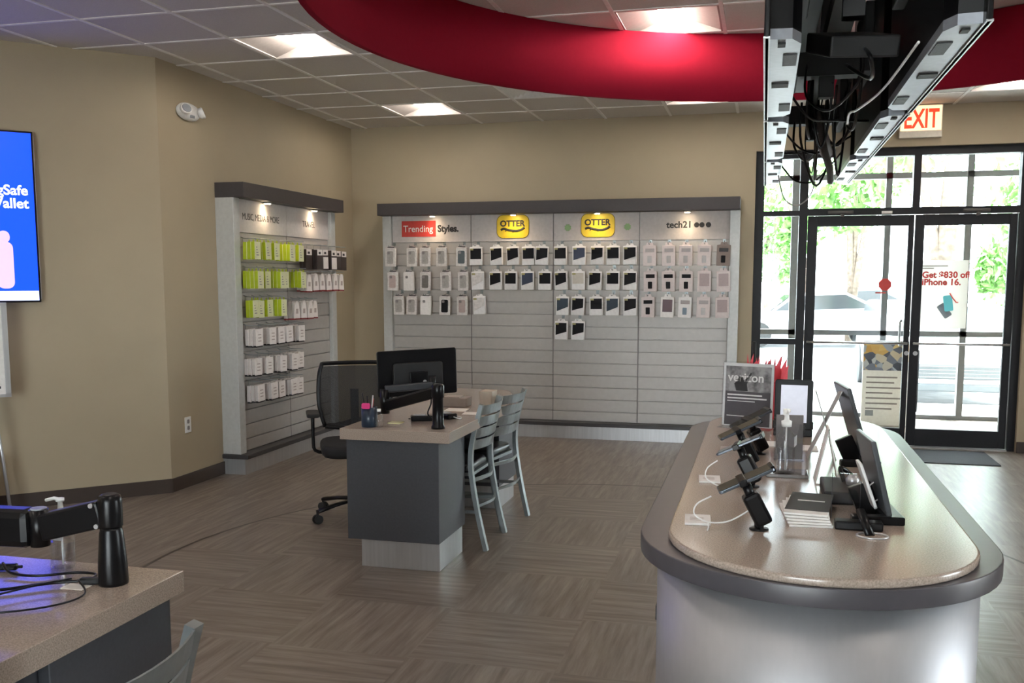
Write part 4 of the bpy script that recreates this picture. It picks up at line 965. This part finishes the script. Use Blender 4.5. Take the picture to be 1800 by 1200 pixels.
# brochure stack
for k in range(5):
    t = thing('brochure', ['bottom white brochure of the fanned pile on the counter', 'second lowest brochure of the fanned pile on the counter', 'middle brochure of the fanned pile on the counter', 'second highest brochure of the fanned pile on the counter', 'black-covered brochure on top of the fanned pile on the counter'][k], 'brochure', (.12+.003*k, 2.64+.004*k, T+.0065*k), R(5-3*k), 'brochures in the fanned pile')
    MB().box(-.052, .056, -.125, .125, 0, .0055, bev=.001).build('pages', paper, t)
    if k == 4:
        MB().box(-.053, .057, -.09, .126, .0055, .0065).build('cover', mat('brochure_cover', (.022, .02, .02), .6), t)
        MB().box(-.03, .04, .02, .03, .0066, .0069).build('print_line', white, t)
# tablets on right
def big_tablet(label, loc, rz, lean, wd, h):
    t = thing('demo_tablet', label, 'tablet', loc, rz, 'large demo tablets on the counter')   # local: y along slab, leans toward -x at top
    M_ = Matrix.Rotation(R(-lean), 4, 'Y')
    MB().box(-.007, .007, 0, wd, 0.02, .02+h, bev=.004, M=M_).build('slab', mat('tablet_edge', (.09, .10, .11), .3, metal=.3), t)
    MB().box(.007, .008, .01, wd-.01, .03, .01+h, M=M_).build('screen', mat('phone_glass', (.03, .035, .04), .05), t)
    MB().box(-.10, .03, -.015, .02, 0, .022, bev=.004).build('foot_bar', black, t)
    MB().box(-.06, .0, wd*.45, wd*.55, 0, .10, bev=.004, M=Matrix.Rotation(R(-lean-8), 4, 'Y')).build('back_strut', black, t)
    MB().box(-.02, .03, wd*.1, wd*.9, 0, .02, bev=.003).build('foot', black, t)
    return t
big_tablet('large demo tablet leaning on edge at the near right of the counter', (.335, 2.60, T), R(5), 14, .22, .20)
big_tablet('large demo tablet leaning on edge, farther behind the near one', (.365, 3.40, T), R(6), 17, .26, .255)
o = MB().box(-.055, .06, -.02, .02, 0, .022, bev=.004).build('stand_bar', black, loc=(.245, 2.53, T)); tag(o, 'low black bar in front of the near demo tablet', 'stand')
t = thing('stand_block', 'low black block with cables left of the near demo tablet', 'stand', (.245, 2.90, T)); MB().box(-.065, .05, -.10, .12, 0, .035, bev=.004).build('block', mblack, t)
MB().tube([(.0, .05, .035), (-.01, .08, .07), (.02, .1, .05), (.03, .06, .04)], .007, smoothn=4).build('black_cable_bundle', black, t)
MB().lathe([(.018, .035), (.02, .05), (.012, .062), (.004, .064)], c=(.02, .02, 0), seg=16).build('knob', brushed, t)
t = thing('demo_phone', 'white-edged demo phone leaning in front of the near demo tablet', 'phone', (.292, 2.66, T+.022), rot=(0, R(-20), R(4)))
MB().prism(rrect(.07, .128, .01), 0, .008, bev=.002, M=Matrix.Rotation(PI/2, 4, 'Z') @ TR(0, -.004, .07) @ YUP).build('body', wplas, t)
MB().tube([(.006, .03, .05), (.035, .03, .06), (.035, .03, .02), (.01, .03, .01)], .002, smoothn=4).build('cable', wplas, t)
t = thing('acrylic_riser', 'clear glass-like panel standing left of the near demo tablet', 'stand', (.225, 2.64, T)); MB().box(-.035, .035, -.0015, .0015, 0, .12).build('panel', acry, t); MB().box(-.0365, -.035, -.002, .002, 0, .12).box(.035, .0365, -.002, .002, 0, .1).build('edge', bframe, t)
t = thing('tent_card', 'white cards leaning crosswise left of the far demo tablet', 'card stand', (.215, 3.45, T))
MB().box(-.0015, .0015, -.05, .05, 0, .27, M=TR(-.05, .1, 0) @ Matrix.Rotation(R(24), 4, 'Y') @ TR(0, 0, 0)).build('card', mat('card_grey', (.5, .49, .48), .5), t)
MB().box(-.0015, .0015, -.05, .05, 0, .25, M=TR(.045, .1, 0) @ Matrix.Rotation(R(-17), 4, 'Y')).build('card', mat('card_grey', (.5, .49, .48), .5), t)
t = thing('folded_card', 'white translucent folded card beside the crossed cards on the counter', 'card stand', (.20, 3.12, T))
MB().box(-.002, .002, -.05, .05, 0, .175, M=TR(-.03, 0, 0) @ Matrix.Rotation(R(12), 4, 'Y')).box(-.002, .002, -.05, .05, 0, .175, M=TR(.04, 0, 0) @ Matrix.Rotation(R(-12), 4, 'Y')).build('card', paper, t)
MB().box(-.03, .045, -.06, -.057, .0, .004).build('foot', paper, t)
o = MB().box(-.022, .022, -.012, .012, 0, .02, bev=.003).build('yellow_tag', mat('yellow_plastic', (.6, .5, .05), .4), loc=(.215, 2.985+.07, T)); tag(o, 'small yellow tag behind the black block on the counter', 'tag')
for (x, y, r_, lb) in ((.274, 2.462, .036, 'round cable grommet at the near right of the counter top'),):
    q = MB(); q.tube([(x+r_*math.cos(2*PI*k/24), y+r_*.8*math.sin(2*PI*k/24), T+.002) for k in range(25)], .003, seg=6); o = q.build('cable_grommet', brushed); tag(o, lb, 'grommet')
t = thing('stand_strut', 'short slanted black strut rising from the round grommet', 'strut', (.27, 2.47, T)); MB().tube([(0, 0, .0), (-.02, .06, .05)], .008, flat=(.012, .006)).build('strut', black, t)

# ============================================================ HANGING TV CLUSTER
def hang_tv(label, loc, side):
    # side -1: screen faces -x ; local y 0..1.03
    t = thing('hanging_television', label, 'television', loc, 0, 'televisions hanging over the counter')
    s = side; L = 1.03
    MB().box(min(0, s*.012), max(0, s*.012), 0, L, 0, .62, bev=.003).build('screen_panel', black, t)
    q = MB(); x1 = -s*.062
    q.prism([(0, .03), (x1*.7, .035), (x1, .08), (x1, L-.08), (x1*.7, L-.035), (0, L-.03)], .004, .025); q.build('underside', tvg, t)
    q = MB(); q.prism([(0, .03), (x1*.7, .035), (x1, .08), (x1, L-.08), (x1*.7, L-.035), (0, L-.03)], .025, .56); q.build('back_housing', black, t)
    a, b = sorted((x1*.45, x1*.93))
    for y in (.17, .78): MB().box(a, b, y, y+.11, .0015, .004).build('vent', vent_m, t)
    a, b = sorted((x1*.1, x1*.75)); MB().box(a, b, .48, .53, .0, .004).build('port_slot', mblack, t)
    a, b = sorted((x1*.25, x1*.5)); MB().box(a, b, .06, .09, .0, .004).build('port_slot', mblack, t)
    MB().box(min(0, s*.013), max(0, s*.013), 0, L, -.0, .004).build('bottom_trim', brushed, t)
    q = MB(); a, b = sorted((x1, x1-s*.03)); q.box(a, b, .35, .68, .2, .42, bev=.004); q.build('mount_plate', mblack, t)
    return t
zt = 2.0
nm = ['nearest', 'middle', 'farthest']
for k, y in enumerate((2.05, 3.11, 4.17)):
    hang_tv('television hanging in the left-facing row over the counter, %s one' % nm[k], (-.002, y, zt), -1)
    hang_tv('television hanging in the right-facing row over the counter, %s one' % nm[k], (.385, y-.03, zt), 1)
t = thing('ceiling_mount', 'black ceiling mount frame between the two rows of hanging televisions', 'television mount', (0, 0, 0))
for y in (2.55, 3.62, 4.69):
    MB().box(.165, .215, y-.025, y+.025, 2.15, CE-.004).build('pole', mblack, t)
    MB().box(.075, .3, y-.04, y+.04, 2.22, 2.30).build('cross_bracket', mblack, t)
    MB().box(.11, .27, y-.09, y+.09, CE-.02, CE-.004).build('ceiling_plate', mblack, t)
MB().box(.17, .21, 2.2, 5.1, 2.3, 2.36).build('spine_rail', mblack, t)
MB().box(.10, .16, 2.15, 5.0, 2.42, 2.47).box(.22, .28, 2.15, 5.0, 2.42, 2.47).build('upper_rail', mblack, t)
t = thing('power_box', 'black power box tucked between the hanging televisions', 'power box', (.19, 2.62, 2.08), rot=(R(15), 0, R(10))); MB().box(-.08, .08, -.14, .14, 0, .05, bev=.005).build('case', mblack, t)
MB().tube([(0, -.14, .02), (.0, -.2, -.0), (.03, -.1, -.05), (.02, .1, -.03)], .005, smoothn=5).build('cord', black, t)
for k, (ya, za, yb, zb_, sg) in enumerate(((3.3, 2.12, 3.5, 2.05, .04), (3.9, 2.08, 4.1, 2.12, .08), (4.3, 2.05, 4.2, 2.1, .03), (4.8, 2.06, 4.7, 2.1, .10))):
    cable([(.06, ya, za), (.13, (ya*2+yb)/3, (za+zb_)/2-sg), (.22, (ya+yb*2)/3, (za+zb_)/2-sg), (.325, yb, zb_)], .004, 'black cable strung across from one television row to the other', name='hanging_cable', group='black cables strung across the television rows')
rnd = random.Random(3)
for k in range(10):
    y0 = rnd.uniform(2.9, 4.5); x0 = rnd.uniform(.09, .28); x1 = rnd.uniform(.08, .3); y1 = y0+rnd.uniform(-.4, .5); dz = rnd.uniform(.02, .17)
    if k < 3: dz = [.1, .13, .05][k]; y0 = 3.9; y1 = 4.6
    cable([(x0, y0, 2.2), (x0+rnd.uniform(-.02, .02), y0+.03, 2.1-dz*.3), ((x0+x1)/2, (y0+y1)/2, 2.06-dz), (x1, y1-.03, 2.12-dz*.2), (x1, y1, 2.22)], rnd.choice((.003, .004, .005)),
          'black cable drooping between the hanging televisions', name='hanging_cable', group='black cables drooping between the televisions')
cable([(.30, 2.25, 2.02), (.27, 2.6, 1.99), (.235, 2.85, 1.985), (.22, 2.95, 1.99), (.215, 2.95, 1.96)], .003, 'white cable strung below the hanging televisions', wplas, name='hanging_cable')
cable([(.05, 4.7, 2.0), (.08, 4.75, 1.9), (.14, 4.8, 1.87), (.2, 4.8, 1.92), (.22, 4.7, 2.02)], .003, 'thin grey cable loop hanging lowest at the far television end', gink, name='hanging_cable')
t = thing('cable_bundle', 'thick wrapped bundle of cables hanging between the televisions', 'cable bundle', (.2, 3.9, 1.98)); MB().tube([(-.03, -.2, .15), (0, -.02, .04), (.035, .15, -.02), (.05, .3, -.06)], .014, smoothn=5).build('wrap', black, t); MB().tube([(-.02, -.1, .1), (.02, .1, .03)], .024, smoothn=3, seg=10).build('tie', grey, t)
